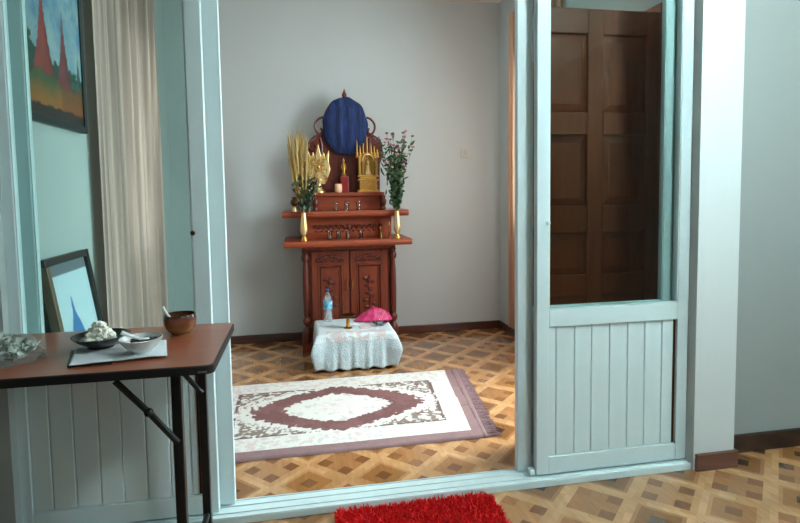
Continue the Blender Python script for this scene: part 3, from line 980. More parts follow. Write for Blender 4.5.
for k in range(230):
    py_ = 178 + 32 * rr.random() ** .8; px_ = min(319, max(294, rr.gauss(306, 6.0)))
    w = 1 - abs((py_ - 186) / 40)
    p = at(303.5 + (px_ - 303.5) * (.35 + .75 * min(1, (212 - py_) / 22)), py_, YV + rr.uniform(-.03, .03))
    d = Vector(((p.x - base.x) * .6 + rr.uniform(-.04, .04), rr.uniform(-.06, .06), rr.uniform(.05, .14)))
    m.leaf(p - d.normalized() * .02, d, rr.uniform(.03, .05), rr.uniform(.013, .022))
m.build('dark_leaves', M_leafd, b1)
src = None
for k in range(26):
    p = at(rr.uniform(294, 316), rr.uniform(160, 200), YV + rr.uniform(-.035, .0))
    if src is None:
        m = MB(); m.ball(ORG[b1], .007, 1, (1, 1, 1), .3, 2, k); src = m.build('seed_head', M_straw, b1, smooth=True); c = src
    else:
        c = src.copy(); COL.objects.link(c); c.parent = b1
    c.location = p - ORG[b1]

# right bouquet: leafy stems with small faded blossoms
b2 = thing('flower_bouquet', 'leafy bouquet of small pink flowers in the right gold vase', 'bouquet', (xv[1], YV, zv + .12))
base = Vector((xv[1], YV, zv + .11))
stems = MB(); leaves = MB(); tips = []
for k in range(34):
    tx = rr.uniform(377, 413); ty = rr.uniform(131, 150) if rr.random() < .7 else rr.uniform(150, 172)
    if ty > 152: tx = rr.uniform(379, 406)
    tip = at(tx, ty, YV + rr.uniform(-.05, .05))
    neck = Vector((base.x + rr.uniform(-.006, .006), base.y + rr.uniform(-.006, .006), zv + .205))
    mid = neck.lerp(tip, .5) + Vector((-(tip.x - base.x) * .12, 0, .01))
    pts = [base, neck, neck.lerp(mid, .5), mid, tip]
    stems.tube(pts, [.0015, .0015, .0014, .0013, .001], 5)
    tips.append(tip)
    for q in range(17):
        t = rr.uniform(.08, .93)
        p = neck.lerp(mid, t * 2) if t < .5 else mid.lerp(tip, t * 2 - 1)
        leaves.leaf(p, Vector((rr.uniform(-1, 1), rr.uniform(-1, 1), rr.uniform(-.2, 1.0))), rr.uniform(.025, .055), rr.uniform(.011, .022))
for k in range(130):
    py_ = rr.uniform(158, 210); c_ = 397 - (py_ - 210) * -.06
    p = at(rr.gauss(c_ + (210 - py_) * -.03, 2.2 + (210 - py_) * .07), py_, YV + rr.uniform(-.025, .025))
    leaves.leaf(p, Vector((rr.uniform(-.6, .6), rr.uniform(-.6, .6), 1)), rr.uniform(.03, .055), rr.uniform(.012, .02))
stems.build('flower_stems', M_stem, b2, smooth=True)
leaves.build('leaves', M_leafg, b2)
bl = None
for k, tip in enumerate(tips):
    if k < 2:
        m = MB(); c0 = Vector(ORG[b2])
        for q in range(7):
            a = q * 2.4
            m.ball(c0 + Vector((.008 * math.cos(a), .008 * math.sin(a), .003 * (q % 3))), .0075, 1, (1, 1, .8), .3, 2, q)
        m.ball(c0 + Vector((0, 0, .006)), .006, 1)
        src = m.build('blossom', M_bloom if k == 0 else M_bloomd, b2, smooth=True)
        if k == 0: bl = [src]
        else: bl.append(src)
        src.location = tip - ORG[b2]
    else:
        c = bl[0 if rr.random() < .45 else 1].copy(); COL.objects.link(c); c.parent = b2; c.location = tip - ORG[b2]
        s_ = rr.uniform(.7, 1.25); c.scale = (s_, s_, s_)

# ------------------------------------------------------------------ low offering table with lace cloth
TX0, TX1, TY0, TY1, TZ = .098, .604, 3.63, 4.06, .25
lt = thing('low_table', 'low offering table under the lace cloth in front of the altar', 'table', ((TX0 + TX1) / 2, 3.84, 0))
box(TX0, TX1, TY0, TY1, TZ - .022, TZ).build('tabletop', M_altar, lt, bevel=.004)
for x in (TX0 + .03, TX1 - .03):
    for y in (TY0 + .03, TY1 - .03):
        box(x - .018, x + .018, y - .018, y + .018, 0, TZ - .022).build('leg', M_altar_d, lt, bevel=.003)

t = NT('lace_cloth'); o_ = t.coord()
vo = t.n.new('ShaderNodeTexVoronoi'); vo.inputs['Scale'].default_value = 42; t.link(o_, vo.inputs['Vector'])
vd = t.n.new('ShaderNodeTexVoronoi'); vd.feature = 'DISTANCE_TO_EDGE'; vd.inputs['Scale'].default_value = 70; t.link(o_, vd.inputs['Vector'])
nn = t.noise(o_, 16, 4, .6)
s3 = t.n.new('ShaderNodeSeparateXYZ'); t.link(o_, s3.inputs[0])
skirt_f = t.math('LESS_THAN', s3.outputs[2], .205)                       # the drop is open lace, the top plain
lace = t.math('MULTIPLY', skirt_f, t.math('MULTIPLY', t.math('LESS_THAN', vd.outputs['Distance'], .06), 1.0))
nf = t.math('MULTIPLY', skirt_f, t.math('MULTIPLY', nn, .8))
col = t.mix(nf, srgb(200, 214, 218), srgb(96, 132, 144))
col = t.mix(t.math('MULTIPLY', lace, .5), col, srgb(206, 220, 222))
# a band of faded pink flowers woven along the edge of the top
ring = t.math('MULTIPLY', t.math('LESS_THAN', s3.outputs[1], -.135), t.math('GREATER_THAN', s3.outputs[1], -.245))
rx = t.math('LESS_THAN', t.math('ABSOLUTE', s3.outputs[0]), .2)
fl = t.math('MULTIPLY', t.math('MULTIPLY', ring, rx), t.math('GREATER_THAN', t.noise(o_, 24, 2), .47))
fl = t.math('MULTIPLY', fl, t.math('GREATER_THAN', s3.outputs[2], .2))
col = t.mix(t.math('MULTIPLY', fl, .5), col, srgb(190, 150, 142))
t.set(Base_Color=col, Roughness=.85)
hgt = t.math('ADD', vd.outputs['Distance'], nn); t.bump(hgt, .5, .01)
m = MB()
cxm, cym = (TX0 + TX1) / 2, (TY0 + TY1) / 2
hx_, hy_ = (TX1 - TX0) / 2 + .006, (TY1 - TY0) / 2 + .006
NPER = 200


def rim(u):
    """a point and outward normal on the table's rounded outline, and how near it is to a corner"""
    per = 4 * (hx_ + hy_); s = u * per
    for (ax, ay, bx_, by_) in ((-hx_, -hy_, hx_, -hy_), (hx_, -hy_, hx_, hy_), (hx_, hy_, -hx_, hy_), (-hx_, hy_, -hx_, -hy_)):
        l = math.hypot(bx_ - ax, by_ - ay)
        if s <= l + 1e-9:
            f = s / l
            d = min(s, l - s)
            nx, ny = (by_ - ay) / l, -(bx_ - ax) / l
            return ax + (bx_ - ax) * f, ay + (by_ - ay) * f, nx, ny, d, s
        s -= l
    return -hx_, -hy_, 0, -1, 0, 0


def cloth(u, v):
    x, y, nx, ny, d, s = rim(u % 1.0)
    if v <= .5:
        k = .02 + .98 * (v / .5)
        return (cxm + x * k, cym + y * k, TZ + .003 + .0012 * math.sin(30 * x * k) * math.sin(26 * y * k))
    w = (v - .5) / .5
    corner = math.exp(-(d / .032) ** 2)
    fold = .011 * math.sin(u * 2 * PI * 23 + 1.3) + .006 * math.sin(u * 2 * PI * 41)
    drop = .237 - .007 * math.sin(u * 2 * PI * 17) - .004 * corner
    swell = math.sin(min(1, w * 1.25) * PI * .5)
    cf = math.sin(min(1, w * 1.7) * PI / 2) * (1 - .9 * max(0, w - .5) / .5)
    out = .005 + .008 * w + .5 * fold * w + (.056 if y < 0 else .016) * corner * cf
    diag = Vector((math.copysign(1, x) , math.copysign(1, y), 0)).normalized()
    dirv = Vector((nx, ny, 0)).lerp(diag, corner)
    if ny < -.5 or corner > .3: pass
    return (cxm + x + dirv.x * out, cym + y + dirv.y * out, TZ + .003 - .004 * (1 - swell) - (drop) * w * (1 if w > .02 else 1))


m.grid(cloth, NPER, 40, True)
tag(m.build('lace_tablecloth', t.m, smooth='all', solid=.0025, loc=(cxm, cym, 0)), 'white lace cloth draped over the low offering table', 'tablecloth')

ZL = TZ + .0055
# water bottle
wb = thing('water_bottle', 'plastic water bottle with blue label on the left of the lace cloth', 'bottle', (.19, 4.0, ZL))
bxx, byy = at(328, 316, 4.0).x, 4.0
wb.location = (bxx, byy, ZL); ORG[wb] = Vector(wb.location)
m = MB(); m.lathe([(.026, ZL), (.031, ZL + .006), (.032, ZL + .03), (.030, ZL + .04), (.032, ZL + .05), (.032, ZL + .10), (.032, ZL + .155), (.027, ZL + .178), (.016, ZL + .2), (.0125, ZL + .21), (.0125, ZL + .222)], (bxx, byy, 0), 24)
t = NT('bottle_plastic'); tr = t.n.new('ShaderNodeBsdfTransparent'); tr.inputs[0].default_value = (.94, .97, .98, 1)
t.set(Base_Color=srgb(214, 226, 230), Roughness=.12); mx = t.n.new('ShaderNodeMixShader')
t.link(t.ramp(t.noise(t.mapping(t.coord(), (1, 1, .3)), 40, 2), [(.4, (.08, .08, .08, 1)), (.65, (.4, .4, .4, 1))]), mx.inputs[0])  # whitish patches in the mix stand for highlights on the plastic
t.link(tr.outputs[0], mx.inputs[1]); t.link(t.bsdf.outputs[0], mx.inputs[2]); t.link(mx.outputs[0], t.out.inputs[0])
m.build('bottle_body', t.m, wb, smooth=True)
m = MB(); m.lathe([(.0328, ZL + .093), (.0332, ZL + .095), (.0332, ZL + .152), (.0328, ZL + .154)], (bxx, byy, 0), 24, closed=False)
t = NT('bottle_label'); f_ = t.noise(t.coord(), 40, 3); t.set(Base_Color=t.ramp(f_, [(.35, srgb(40, 120, 178)), (.55, srgb(110, 190, 216)), (.7, srgb(206, 230, 236))]), Roughness=.4)
m.build('label_band', t.m, wb, smooth=True)
m = MB(); m.lathe([(.0145, ZL + .222), (.0148, ZL + .224), (.0148, ZL + .238), (.0135, ZL + .24)], (bxx, byy, 0), 20)
m.build('bottle_cap', paint('blue_cap', srgb(36, 66, 110), .4, .1), wb, smooth=True)

# brass pedestal dish
pd_x, pd_y = at(348, 327, 3.77).x, 3.77
pd = thing('brass_pedestal_dish', 'dark brass pedestal dish in the middle of the lace cloth', 'pedestal dish', (pd_x, pd_y, ZL))
m = MB(); m.lathe([(.03, ZL), (.03, ZL + .004), (.016, ZL + .012), (.011, ZL + .02), (.012, ZL + .045), (.010, ZL + .07), (.016, ZL + .076)], (pd_x, pd_y, 0), 18); m.build('stem', M_brass, pd, smooth=True)
m = MB(); m.lathe([(.016, ZL + .076), (.045, ZL + .082), (.052, ZL + .094), (.048, ZL + .093), (.04, ZL + .087), (.002, ZL + .084)], (pd_x, pd_y, 0), 24); m.build('dish', M_bronze, pd, smooth=True)

# magenta cloth heap
t = NT('magenta_silk'); o_ = t.coord(); f_ = t.noise(o_, 26, 4, .6, .8)
t.set(Base_Color=t.ramp(f_, [(.3, srgb(122, 16, 62)), (.55, srgb(196, 34, 100)), (.75, srgb(222, 74, 134))]), Roughness=.55, Sheen_Weight=.2)
m = MB()
hxc, hyc = at(373, 320, 3.95).x, 3.95


def heap(u, v):
    a = 2 * PI * u; r = 1 - v
    x = .142 * r * math.cos(a); y = .06 * r * math.sin(a)
    h = (.092 * (1 - r ** 2.2)) * (1 + .45 * fbm(x, y, 16, 5)) * (.62 + 2.6 * (x + .14) * (.9 if x < .06 else .75))
    fold = .010 * math.sin(a * 11 + 3 * r) * r * (1 - r)
    return (hxc + x + fold, hyc + y + .35 * fold, ZL + .004 + max(0, h) + abs(fold) + .008 * max(0, fbm(x, y, 45, 6)) * (r < .95))


m.grid(heap, 72, 24, True)
tag(m.build('magenta_cloth', t.m, smooth='all', solid=.003, loc=(hxc, hyc, ZL)), 'crumpled magenta cloth lying on the right of the lace table', 'cloth')
gdx, gdy = at(380, 327, 3.80).x, 3.80
m = MB(); m.lathe([(.03, ZL), (.034, ZL + .004), (.058, ZL + .022), (.06, ZL + .024), (.056, ZL + .022), (.032, ZL + .007), (.001, ZL + .006)], (gdx, gdy, 0), 28)
tag(m.build('glass_dish', glass('dish_glass', (.8, .84, .86, 1), 2.2, .05), smooth=True, loc=(gdx, gdy, ZL)), 'shallow clear glass dish in front of the magenta cloth', 'dish')
pbx, pby = at(366, 328, 3.76).x, 3.76
tag(box(pbx - .045, pbx + .03, pby - .03, pby + .03, ZL, ZL + .006).build('pink_card', paint('pale_pink_card', srgb(222, 190, 196), .6, .03), bevel=.001, loc=(pbx, pby, ZL)), 'flat pale pink card between the brass dish and the glass dish', 'card')

# ------------------------------------------------------------------ rug
RUX0, RUX1 = -.58, .865


def rug_pt(u, v):
    y = 2.475 + v * 1.0
    xr = .872 + .128 * v
    x = RUX0 + u * (xr - RUX0)
    return x, y


def rug_col(x, y, u, v):
    # flatten the slight skew so that the design stays centred
    xs = x - .115 * (v - .35) * max(0, (x - .18) / .7)
    w1 = fbm(x, y, 22, 1); w2 = fbm(x, y, 60, 2, 2); w3 = fbm(x, y, 9, 3)
    cream = L3(srgb(208, 206, 199)) * (1 + .07 * w2); pink = L3(srgb(206, 180, 182)); brown = L3(srgb(112, 74, 72)) * (1 + .22 * w2)
    grey = L3(srgb(124, 108, 98)) * (1 + .25 * w2)
    xl, xr2 = -.50, .80 + .0
    edge_r = x > .80 + .11 * v
    if y < 2.548 or y > 3.467 or edge_r or x < -.50:
        c = L3(srgb(128, 100, 100)) * (1 + .2 * w1)
        if edge_r:
            dd = x - (.80 + .11 * v)
            if .046 < dd < .053: c = c * .5
            if abs(y - 2.86) < .005 and dd < .045: c = c * .5
        return c
    w4 = fbm(x, y, 34, 12, 2)
    a = abs(xs - .175); b = abs(y - 2.995)
    wob = .05 * w1 + .045 * w4
    med = (a / .29) ** 1.25 + (b / .195) ** 1.6 + 2.6 * wob + .12 * w4
    fld = (a / .47) ** 1.1 + (b / .315) ** 1.7 + 1.6 * wob + .16 * w4
    band = (a / .54) ** 1.1 + (b / .342) ** 1.7 + 2.4 * wob + .3 * w4
    if med < 1:
        c = cream
        if med < .4 and w4 > .05: c = c * .55 + pink * .45
        elif w1 < -.2: c = c * .8
        return c
    if fld < 1:
        return brown * (.9 if w3 > 0 else 1.1)
    if band < 1: return cream
    if a < .555 and b < .305:
        edge = a > .536 or b > .293
        if edge and w4 < .25: return L3(srgb(98, 76, 72))
        if w4 + .6 * w1 > .06: return cream * (.88 if w2 > .1 else 1.0)
        return grey if w3 > -.25 else brown
    c = cream
    if w1 + .5 * w2 > .2: c = c * .45 + L3(srgb(196, 160, 164)) * .55
    elif w4 < -.12: c = c * .80
    return c


NU, NV = 300, 210
verts = []; cols_ = []
m = MB()


def rug_fn(u, v):
    x, y = rug_pt(u, v)
    cols_.append(rug_col(x, y, u, v))
    e = max(0, min(1, min(u, 1 - u) / .006, min(v, 1 - v) / .012))
    return (x, y, .002 + .011 * e ** .5 + .0012 * fbm(x, y, 160, 8, 1) + .0025 * fbm(x, y, 3, 9, 1) * e)


m.grid(rug_fn, NU, NV)
rug = thing('patterned_rug', 'brown and cream medallion rug lying on the shrine room floor', 'rug', (.18, 2.97, .0))
rp = m.build('pile', attr_mat('rug_wool', .95, .10, 260, .5), rug, smooth='all'); paint_attr(rp, np.array(cols_))
m = MB(); rr = random.Random(3)
for k in range(420):
    v = rr.random(); x, y = rug_pt(1, v)
    l = rr.uniform(.04, .062) * (1.15 - .3 * v); a = rr.uniform(-.35, .3)
    m.tube([(x - .004, y, .009), (x + l * .5, y + a * l * .5, rr.uniform(.005, .012)), (x + l, y + a * l, .0035)], [.0022, .0018, .0012], 5)
fr_ = m.build('fringe', paint('rug_fringe', srgb(122, 96, 98), .9, .2, 60), rug, smooth=True)
fr_['label'] = 'mauve-brown fringe'; fr_['kind'] = 'stuff'

# ------------------------------------------------------------------ red shag mat on this side of the sill
mt = thing('red_shag_mat', 'bright red shaggy doormat on the floor before the sill', 'mat', (.397, 1.75, 0))
MX0, MX1, MY0, MY1 = .095, .703, 1.50, 1.985
m = MB(); m.slab([(MX0, MY0), (MX1, MY0), (MX1, MY1 - .02), (MX1 - .02, MY1), (MX0 + .02, MY1), (MX0, MY1 - .02)], .001, .012)
M_red = paint('red_pile', srgb(232, 26, 30), .85, .2, 50)
m.build('backing', M_red, mt, bevel=.003)
m = MB(); rr = random.Random(8)
for k in range(16000):
    x = rr.uniform(MX0 + .004, MX1 - .004); y = rr.uniform(MY0 + .004, MY1 - .004)
    if x > MX1 - .02 and y > MY1 - .02: continue
    h = rr.uniform(.012, .026); dx = rr.gauss(0, .008); dy = rr.gauss(-.003, .008); w = rr.uniform(.0018, .003)
    ca, sa = math.cos(k * 2.4) * w, math.sin(k * 2.4) * w
    a = m.bm.verts.new((x - ca, y - sa, .011)); b = m.bm.verts.new((x + ca, y + sa, .011))
    c = m.bm.verts.new((x + dx * .5 + ca * .9, y + dy * .5 + sa * .9, .011 + h * .7)); d = m.bm.verts.new((x + dx * .5 - ca * .9, y + dy * .5 - sa * .9, .011 + h * .7))
    e = m.bm.verts.new((x + dx, y + dy, .011 + h))
    m.bm.faces.new((a, b, c, d)); m.bm.faces.new((d, c, e))
pl = m.build('shag_pile', M_red, mt); pl['kind'] = 'stuff'

# ------------------------------------------------------------------ folding table at the left
ft = thing('folding_table', 'brown laminate folding table with black legs at the left', 'table', (-.85, 1.735, 0))
tx0, tx1, ty0, ty1 = -1.46, -.238, 1.493, 1.972
m = MB(); rc = .02
out = []
for (x, y, a0) in ((tx1 - rc, ty0 + rc, -90), (tx1 - rc, ty1 - rc, 0), (tx0 + rc, ty1 - rc, 90), (tx0 + rc, ty0 + rc, 180)):
    for k in range(5):
        a = R(a0 + k * 22.5); out.append((x + rc * math.cos(a), y + rc * math.sin(a)))
m.slab(out, .728, .75)
m.build('tabletop', M_lam, ft)
m = MB()
o2 = [(x + (.004 if x > -.85 else -.004), y + (.004 if y > 1.7 else -.004)) for x, y in out]
n = len(out)
A = [m.bm.verts.new((x, y, .7495)) for x, y in out]; B = [m.bm.verts.new((x, y, .747)) for x, y in o2]; C = [m.bm.verts.new((x, y, .7265)) for x, y in o2]; D = [m.bm.verts.new((x, y, .7265)) for x, y in out]
for i in range(n):
    j = (i + 1) % n
    for p, q in ((A, B), (B, C), (C, D), (D, A)): m.bm.faces.new((p[i], p[j], q[j], q[i]))
m.build('edge_band', M_blackmat, ft)
m = MB(); m.box(tx0 + .3, tx1 - .3, ty0 + .2, ty0 + .215, .70, .7275); m.box(tx0 + .3, tx1 - .3, ty1 - .215, ty1 - .2, .70, .7275)
m.build('apron_rail', M_black, ft)
for xe, sd in ((-.34, -1), (-1.36, 1)):
    for y in (1.55, 1.925):
        m = MB(); m.box(xe - .0135, xe + .0135, y - .0135, y + .0135, .012, .727)
        lg = m.build('leg', M_black, ft, bevel=.003)
        box(xe - .016, xe + .016, y - .016, y + .016, 0, .02).build('foot_cap', M_blackmat, lg, bevel=.003)
        m = MB(); m.tube([(xe + sd * .150, y - .016, .712), (xe + sd * .07, y - .016, .62), (xe, y - .016, .53)], .0085, 8)
        m.ball((xe + sd * .07, y - .017, .62), .0125, 2)
        m.build('brace', M_black, ft, smooth=True)
    m = MB(); m.tube([(xe, 1.55, .10), (xe, 1.925, .10)], .010, 10); m.build('cross_bar', M_black, ft, smooth=True)
    m = MB(); m.tube([(xe, 1.55, .70), (xe, 1.925, .70)], .010, 10); m.build('cross_bar', M_black, ft, smooth=True)
box(tx1 - .035, tx1 - .012, ty0 - .0062, ty0 - .0035, .731, .737).build('steel_tag', M_chrome, ft)

# ------------------------------------------------------------------ on the table
ZTB = .7505
# paper sheet, slightly curled, on a thin black clipboard
pp = thing('paper_sheet', 'white paper sheet lying under the black plate and white bowl', 'paper', (-.5, 1.68, ZTB))
crn = [Vector((-.602, 1.543)), Vector((-.370, 1.588)), Vector((-.412, 1.765)), Vector((-.646, 1.71))]


def sheet(u, v):
    p = (crn[0] * (1 - u) + crn[1] * u) * (1 - v) + (crn[3] * (1 - u) + crn[2] * u) * v
    return (p.x, p.y, ZTB + .0075 + .0025 * fbm(p.x, p.y, 14, 4) - (.0 if u < .85 else (u - .85) * .025))


m = MB(); m.grid(sheet, 40, 30)
m.build('sheet', paint('white_paper', srgb(205, 212, 216), .7, .03), pp, smooth='all', solid=.0015)
e = (crn[1] - crn[0]).normalized()
m = MB(); q = [crn[0] - e * .010 + Vector((.002, .012)), crn[0] + e * .10, crn[3] + e * .10, crn[3] - e * .012]
m.slab([(p.x, p.y) for p in q], ZTB, ZTB + .005)
bp = m.build('backing_card', M_blackmat, pp)
bp['label'] = 'black backing edge'

def bowl(name, label, cat, c, prof, mat, bevel=0, grp=None):
    r = thing(name, label, cat, (c[0], c[1], c[2]))
    m = MB(); m.lathe([(a, c[2] + z) for a, z in prof], (c[0], c[1], 0), 36)
    m.build('bowl_body', mat, r, smooth=True)
    return r


# black shallow dish with a white heap
bc = (-.578, 1.712, ZTB + .0095)
bd = tag(MB().lathe([(.035, bc[2]), (0.0352, bc[2] + 0.0035), (0.0546, bc[2] + 0.0158), (0.0722, bc[2] + 0.0299), (0.0774, bc[2] + 0.0352), (0.0739, bc[2] + 0.0352), (0.0528, bc[2] + 0.0194), (0.0317, bc[2] + 0.0088), (0.0009, bc[2] + 0.0079)], (bc[0], bc[1], 0), 40)
         .build('black_dish', paint('black_glaze', srgb(18, 18, 20), .25, .1), smooth=True, loc=bc), 'shallow black dish on the folding table holding a white heap', 'dish')
m = MB(); rr = random.Random(6)
for k in range(70):
    a = rr.uniform(0, 6.28); r_ = rr.uniform(0, .036)
    z = bc[2] + .018 + .056 * (1 - (r_ / .038) ** 1.3) * rr.uniform(.35, 1)
    m.ball((bc[0] - .002 + r_ * 1.25 * math.cos(a), bc[1] - .012 + r_ * .8 * math.sin(a), z), rr.uniform(.009, .014), 2, (1, 1, .85), .5, 2, k)
hp2 = tag(m.build('rice_heap', paint('white_rice', srgb(232, 231, 218), .7, .05, 60, .2), smooth=True, loc=(bc[0], bc[1], bc[2] + .012)), 'heap of white food in the black dish', 'food', kind='stuff')

# white bowl with dark food and a white spoon
wc = (-.447, 1.630, ZTB + .0095)
tag(MB().lathe([(.0245, wc[2]), (0.0256, wc[2] + 0.0040), (0.0400, wc[2] + 0.0144), (0.0528, wc[2] + 0.0304), (0.0568, wc[2] + 0.0400), (0.0544, wc[2] + 0.0408), (0.0480, wc[2] + 0.0272), (0.0320, wc[2] + 0.0112), (0.0008, wc[2] + 0.0080)], (wc[0], wc[1], 0), 40)
    .build('white_bowl', paint('white_porcelain', srgb(214, 218, 216), .25, .03), smooth=True, loc=wc), 'white porcelain bowl of dark food on the paper sheet', 'bowl')
m = MB()
for k in range(30):
    a = rr.uniform(0, 6.28); r_ = rr.uniform(0, .034)
    m.ball((wc[0] + .006 + r_ * math.cos(a), wc[1] + r_ * math.sin(a), wc[2] + .026 + rr.uniform(0, .010)), rr.uniform(.006, .011), 1, (1.2, 1, .6), .5, 2, k)
tag(m.build('dark_relish', paint('dark_relish', srgb(38, 36, 32), .4, .3, 40), smooth=True, loc=(wc[0], wc[1], wc[2] + .02)), 'dark food heaped in the white bowl', 'food', kind='stuff')
sp = thing('white_spoon', 'white spoon lying in the white bowl', 'spoon', (wc[0], wc[1], wc[2] + .04))
m = MB(); m.tube([(wc[0] - .003, wc[1] - .008, wc[2] + .040), (wc[0] - .024, wc[1] - .018, wc[2] + .052), (wc[0] - .042, wc[1] - .026, wc[2] + .063)], [.004, .0045, .006], 8)
m.build('handle', paint('white_plastic', srgb(226, 230, 228), .35, .02), sp, smooth=True)
m = MB(); m.ball((wc[0] + .008, wc[1] - .004, wc[2] + .037), .014, 2, (1.2, .8, .3)); m.build('spoon_bowl', bpy.data.materials['white_plastic'], sp, smooth=True)

# brown glazed bowl with spoon
gc = (-.390, 1.862, ZTB)
t = NT('brown_glaze'); o_ = t.coord(); s3 = t.n.new('ShaderNodeSeparateXYZ'); t.link(o_, s3.inputs[0])
f_ = t.math('ADD', t.math('MULTIPLY', s3.outputs[2], 13.4), t.math('MULTIPLY', t.noise(o_, 18, 3), .30))
t.set(Base_Color=t.ramp(f_, [(.1, srgb(96, 62, 34)), (.38, srgb(150, 112, 66)), (.55, srgb(128, 76, 38)), (.80, srgb(112, 58, 30)), (.97, srgb(44, 24, 20))]), Roughness=.22, Coat_Weight=.4)
tag(MB().lathe([(.028, gc[2]), (0.0302, gc[2] + 0.0034), (0.0437, gc[2] + 0.0185), (0.0500, gc[2] + 0.0378), (0.0504, gc[2] + 0.0521), (0.0483, gc[2] + 0.0630), (0.0449, gc[2] + 0.0630), (0.0466, gc[2] + 0.0504), (0.0454, gc[2] + 0.0378), (0.0336, gc[2] + 0.0168), (0.0008, gc[2] + 0.0101)], (gc[0], gc[1], 0), 40)
    .build('brown_bowl', t.m, smooth=True, loc=gc), 'brown glazed clay bowl near the right end of the folding table', 'bowl')
m = MB(); m.lathe([(.0435, gc[2] + .039), (.0438, gc[2] + .043), (.001, gc[2] + .044)], (gc[0], gc[1], 0), 30)
tag(m.build('dark_sauce', paint('dark_sauce', srgb(34, 20, 16), .2, .2), smooth=True, loc=(gc[0], gc[1], gc[2] + .05)), 'dark sauce filling the brown clay bowl', 'food', kind='stuff')
s2 = thing('white_ladle', 'white spoon standing in the brown clay bowl', 'spoon', (gc[0] - .03, gc[1], gc[2] + .05))
m = MB(); m.tube([(gc[0] - .02, gc[1] - .008, gc[2] + .042), (gc[0] - .038, gc[1] - .012, gc[2] + .068), (gc[0] - .048, gc[1] - .014, gc[2] + .09)], [.004, .0045, .0055], 8)
m.build('handle', bpy.data.materials['white_plastic'], s2, smooth=True)
m = MB(); m.ball((gc[0] - .012, gc[1] - .005, gc[2] + .041), .011, 2, (1.1, .8, .4)); m.build('spoon_bowl', bpy.data.materials['white_plastic'], s2, smooth=True)

# clear plastic bag of greens at the left end
gx, gy = -.868, 1.665
m = MB(); rr = random.Random(21)
for k in range(230):
    a = rr.uniform(0, 6.28); r_ = math.sqrt(rr.random())
    p = Vector((gx + .125 * r_ * math.cos(a), gy + .085 * r_ * math.sin(a), ZTB + .012 + .046 * (1 - r_ ** 2) * rr.uniform(.1, 1)))
    m.leaf(p, Vector((rr.uniform(-1, 1), rr.uniform(-1, 1), rr.uniform(-.1, .4))), rr.uniform(.025, .05), rr.uniform(.012, .026), bend=.4)
t = NT('mixed_greens'); o_ = t.coord(); f_ = t.noise(o_, 45, 2)
t.set(Base_Color=t.ramp(f_, [(.36, srgb(48, 62, 48)), (.45, srgb(110, 126, 108)), (.52, srgb(196, 204, 196)), (.66, srgb(226, 230, 226))]), Roughness=.5)
tag(m.build('chopped_greens', t.m, loc=(gx, gy, ZTB + .01)), 'pale and dark chopped greens inside the clear bag', 'vegetables', kind='stuff')
m = MB(); m.ball((0, 0, 0), 1, 5)
for v in m.bm.verts:
    d = v.co.copy()
    k = 1 + .16 * noise.noise(d * 3.1) + .09 * noise.noise(d * 8) + .05 * abs(noise.noise(d * 17))
    q = Vector((d.x * .155, d.y * .105, d.z * .058)) * k
    v.co = Vector((gx, gy, ZTB + .012)) + q
    if v.co.z < ZTB + .002: v.co.z = ZTB + .002 + .002 * (v.co.z - ZTB) / .1
bag = thing('plastic_bag', 'crumpled clear plastic bag on the left end of the folding table', 'bag', (gx, gy, ZTB))
t = NT('clear_polythene'); o_ = t.coord()
tr = t.n.new('ShaderNodeBsdfTransparent'); tr.inputs[0].default_value = (.93, .95, .94, 1)
t.set(Base_Color=srgb(190, 200, 196), Roughness=.18)
nz = t.noise(o_, 38, 4, .65, 1.2)
t.bump(nz, .9, .012)
mx = t.n.new('ShaderNodeMixShader'); t.link(t.ramp(nz, [(.4, (.05, .05, .05, 1)), (.64, (.26, .26, .26, 1))]), mx.inputs[0])
t.link(tr.outputs[0], mx.inputs[1]); t.link(t.bsdf.outputs[0], mx.inputs[2]); t.link(mx.outputs[0], t.out.inputs[0])
m.build('film', t.m, bag, smooth='all')
m = MB()
m.grid(lambda u, v: (gx - .10 - .08 * v + .01 * math.sin(7 * u * 6.28), gy + .06 * (u - .5) * (1 - .4 * v) + .004, ZTB + .055 + .03 * v + .014 * math.sin(u * 19) * v), 40, 10)
m.build('gathered_neck', t.m, bag, smooth='all', solid=.0008)

# ------------------------------------------------------------------ light: daylight through the openings, two of them unseen and added
def area(name, loc, rot, sx_, sy_, e, col):
    l = bpy.data.lights.new(name, 'AREA'); l.shape = 'RECTANGLE'; l.size = sx_; l.size_y = sy_; l.energy = e; l.color = col
    o = bpy.data.objects.new(name, l); COL.objects.link(o); o.location = loc; o.rotation_euler = rot
    return o


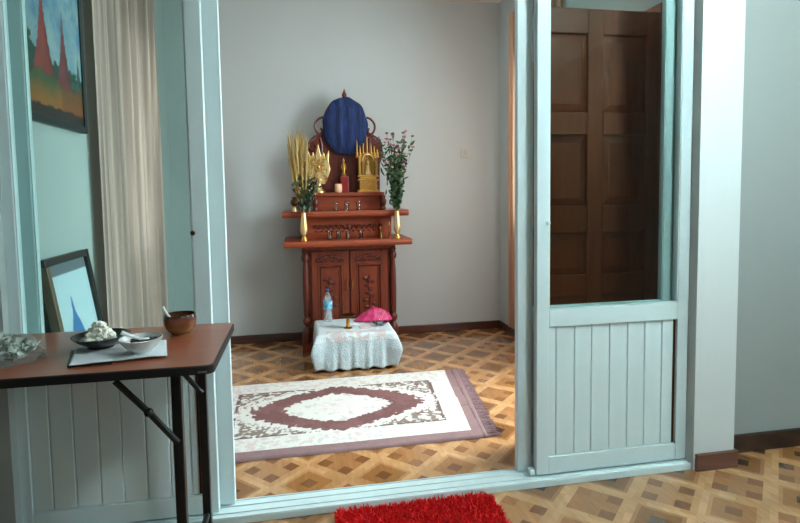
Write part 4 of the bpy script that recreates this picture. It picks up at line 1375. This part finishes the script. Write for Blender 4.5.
DAY = (.80, .97, 1.0)
area('added_front_window_light', (FX1 + .13, (gy0 + gy1) / 2, (gz0 + gz1) / 2), (0, R(90), 0), gz1 - gz0, gy1 - gy0, 46, DAY)  # lights the added front window
area('added_rear_window_light', ((hx0 + hx1) / 2, FY0 - .13, (hz0 + hz1) / 2), (R(90), 0, 0), hx1 - hx0, hz1 - hz0, 9, DAY)  # lights the added rear window
area('daylight_doorway', (XR + .35, (dy0 + dy1) / 2, 1.3), (0, R(58), 0), 1.9, .7, 92, (.84, .98, 1))
area('daylight_right_window', (XR + .16, (vy0 + vy1) / 2, (vz0 + vz1) / 2), (0, R(90), 0), vz1 - vz0, vy1 - vy0, 55, DAY)
area('daylight_left_window', (XL - .16, (wy0 + wy1) / 2, (wz0 + wz1) / 2), (0, R(-90), 0), wz1 - wz0, wy1 - wy0, 8, (1, .98, .95))

# unseen lamp added to brighten the front room from above
cl = thing('added_lamp', 'unseen round ceiling lamp added to light the front room', 'ceiling lamp', (1.65, .8, ZC - .1))
m = MB(); m.lathe([(.19, ZC - .001), (.19, ZC - .03), (.17, ZC - .034)], (1.65, .8, 0), 32); m.build('lamp_base', M_white, cl, smooth=True)
t = NT('lit_opal'); t.set(Base_Color=(.9, .95, .95, 1), Emission_Color=(.76, .97, 1, 1), Emission_Strength=t.math('ADD', 168.0, t.math('MULTIPLY', t.noise(t.coord(), 2), 1.0)))
m = MB(); m.lathe([(.168, ZC - .0345), (.165, ZC - .06), (.13, ZC - .085), (.06, ZC - .098), (.001, ZC - .1)], (1.65, .8, 0), 32); m.build('lamp_shade', t.m, cl, smooth=True)
c2_ = thing('added_lamp', 'unseen small ceiling lamp added to light the shrine room', 'ceiling lamp', (.6, 3.35, ZC - .08))  # unseen lamp added to even out the light on the back wall
m = MB(); m.lathe([(.12, ZC - .001), (.12, ZC - .03), (.1, ZC - .034)], (.6, 3.35, 0), 28); m.build('lamp_base', M_white, c2_, smooth=True)
t = NT('lit_opal_small'); t.set(Base_Color=(.9, .95, .95, 1), Emission_Color=(.80, .97, 1, 1), Emission_Strength=t.math('ADD', 64.0, t.math('MULTIPLY', t.noise(t.coord(), 2), 1.0)))
m = MB(); m.lathe([(.098, ZC - .0345), (.095, ZC - .05), (.06, ZC - .07), (.001, ZC - .078)], (.6, 3.35, 0), 28); m.build('lamp_shade', t.m, c2_, smooth=True)

w = bpy.data.worlds.new('overcast_sky'); sc.world = w; w.use_nodes = True
bg = w.node_tree.nodes['Background']; bg.inputs[0].default_value = (.82, .93, 1, 1); bg.inputs[1].default_value = .8

sc.view_settings.view_transform = 'Standard'
sc.view_settings.look = 'None'
sc.view_settings.gamma = 1
sc.view_settings.exposure = .27
sc.view_settings.use_curve_mapping = False
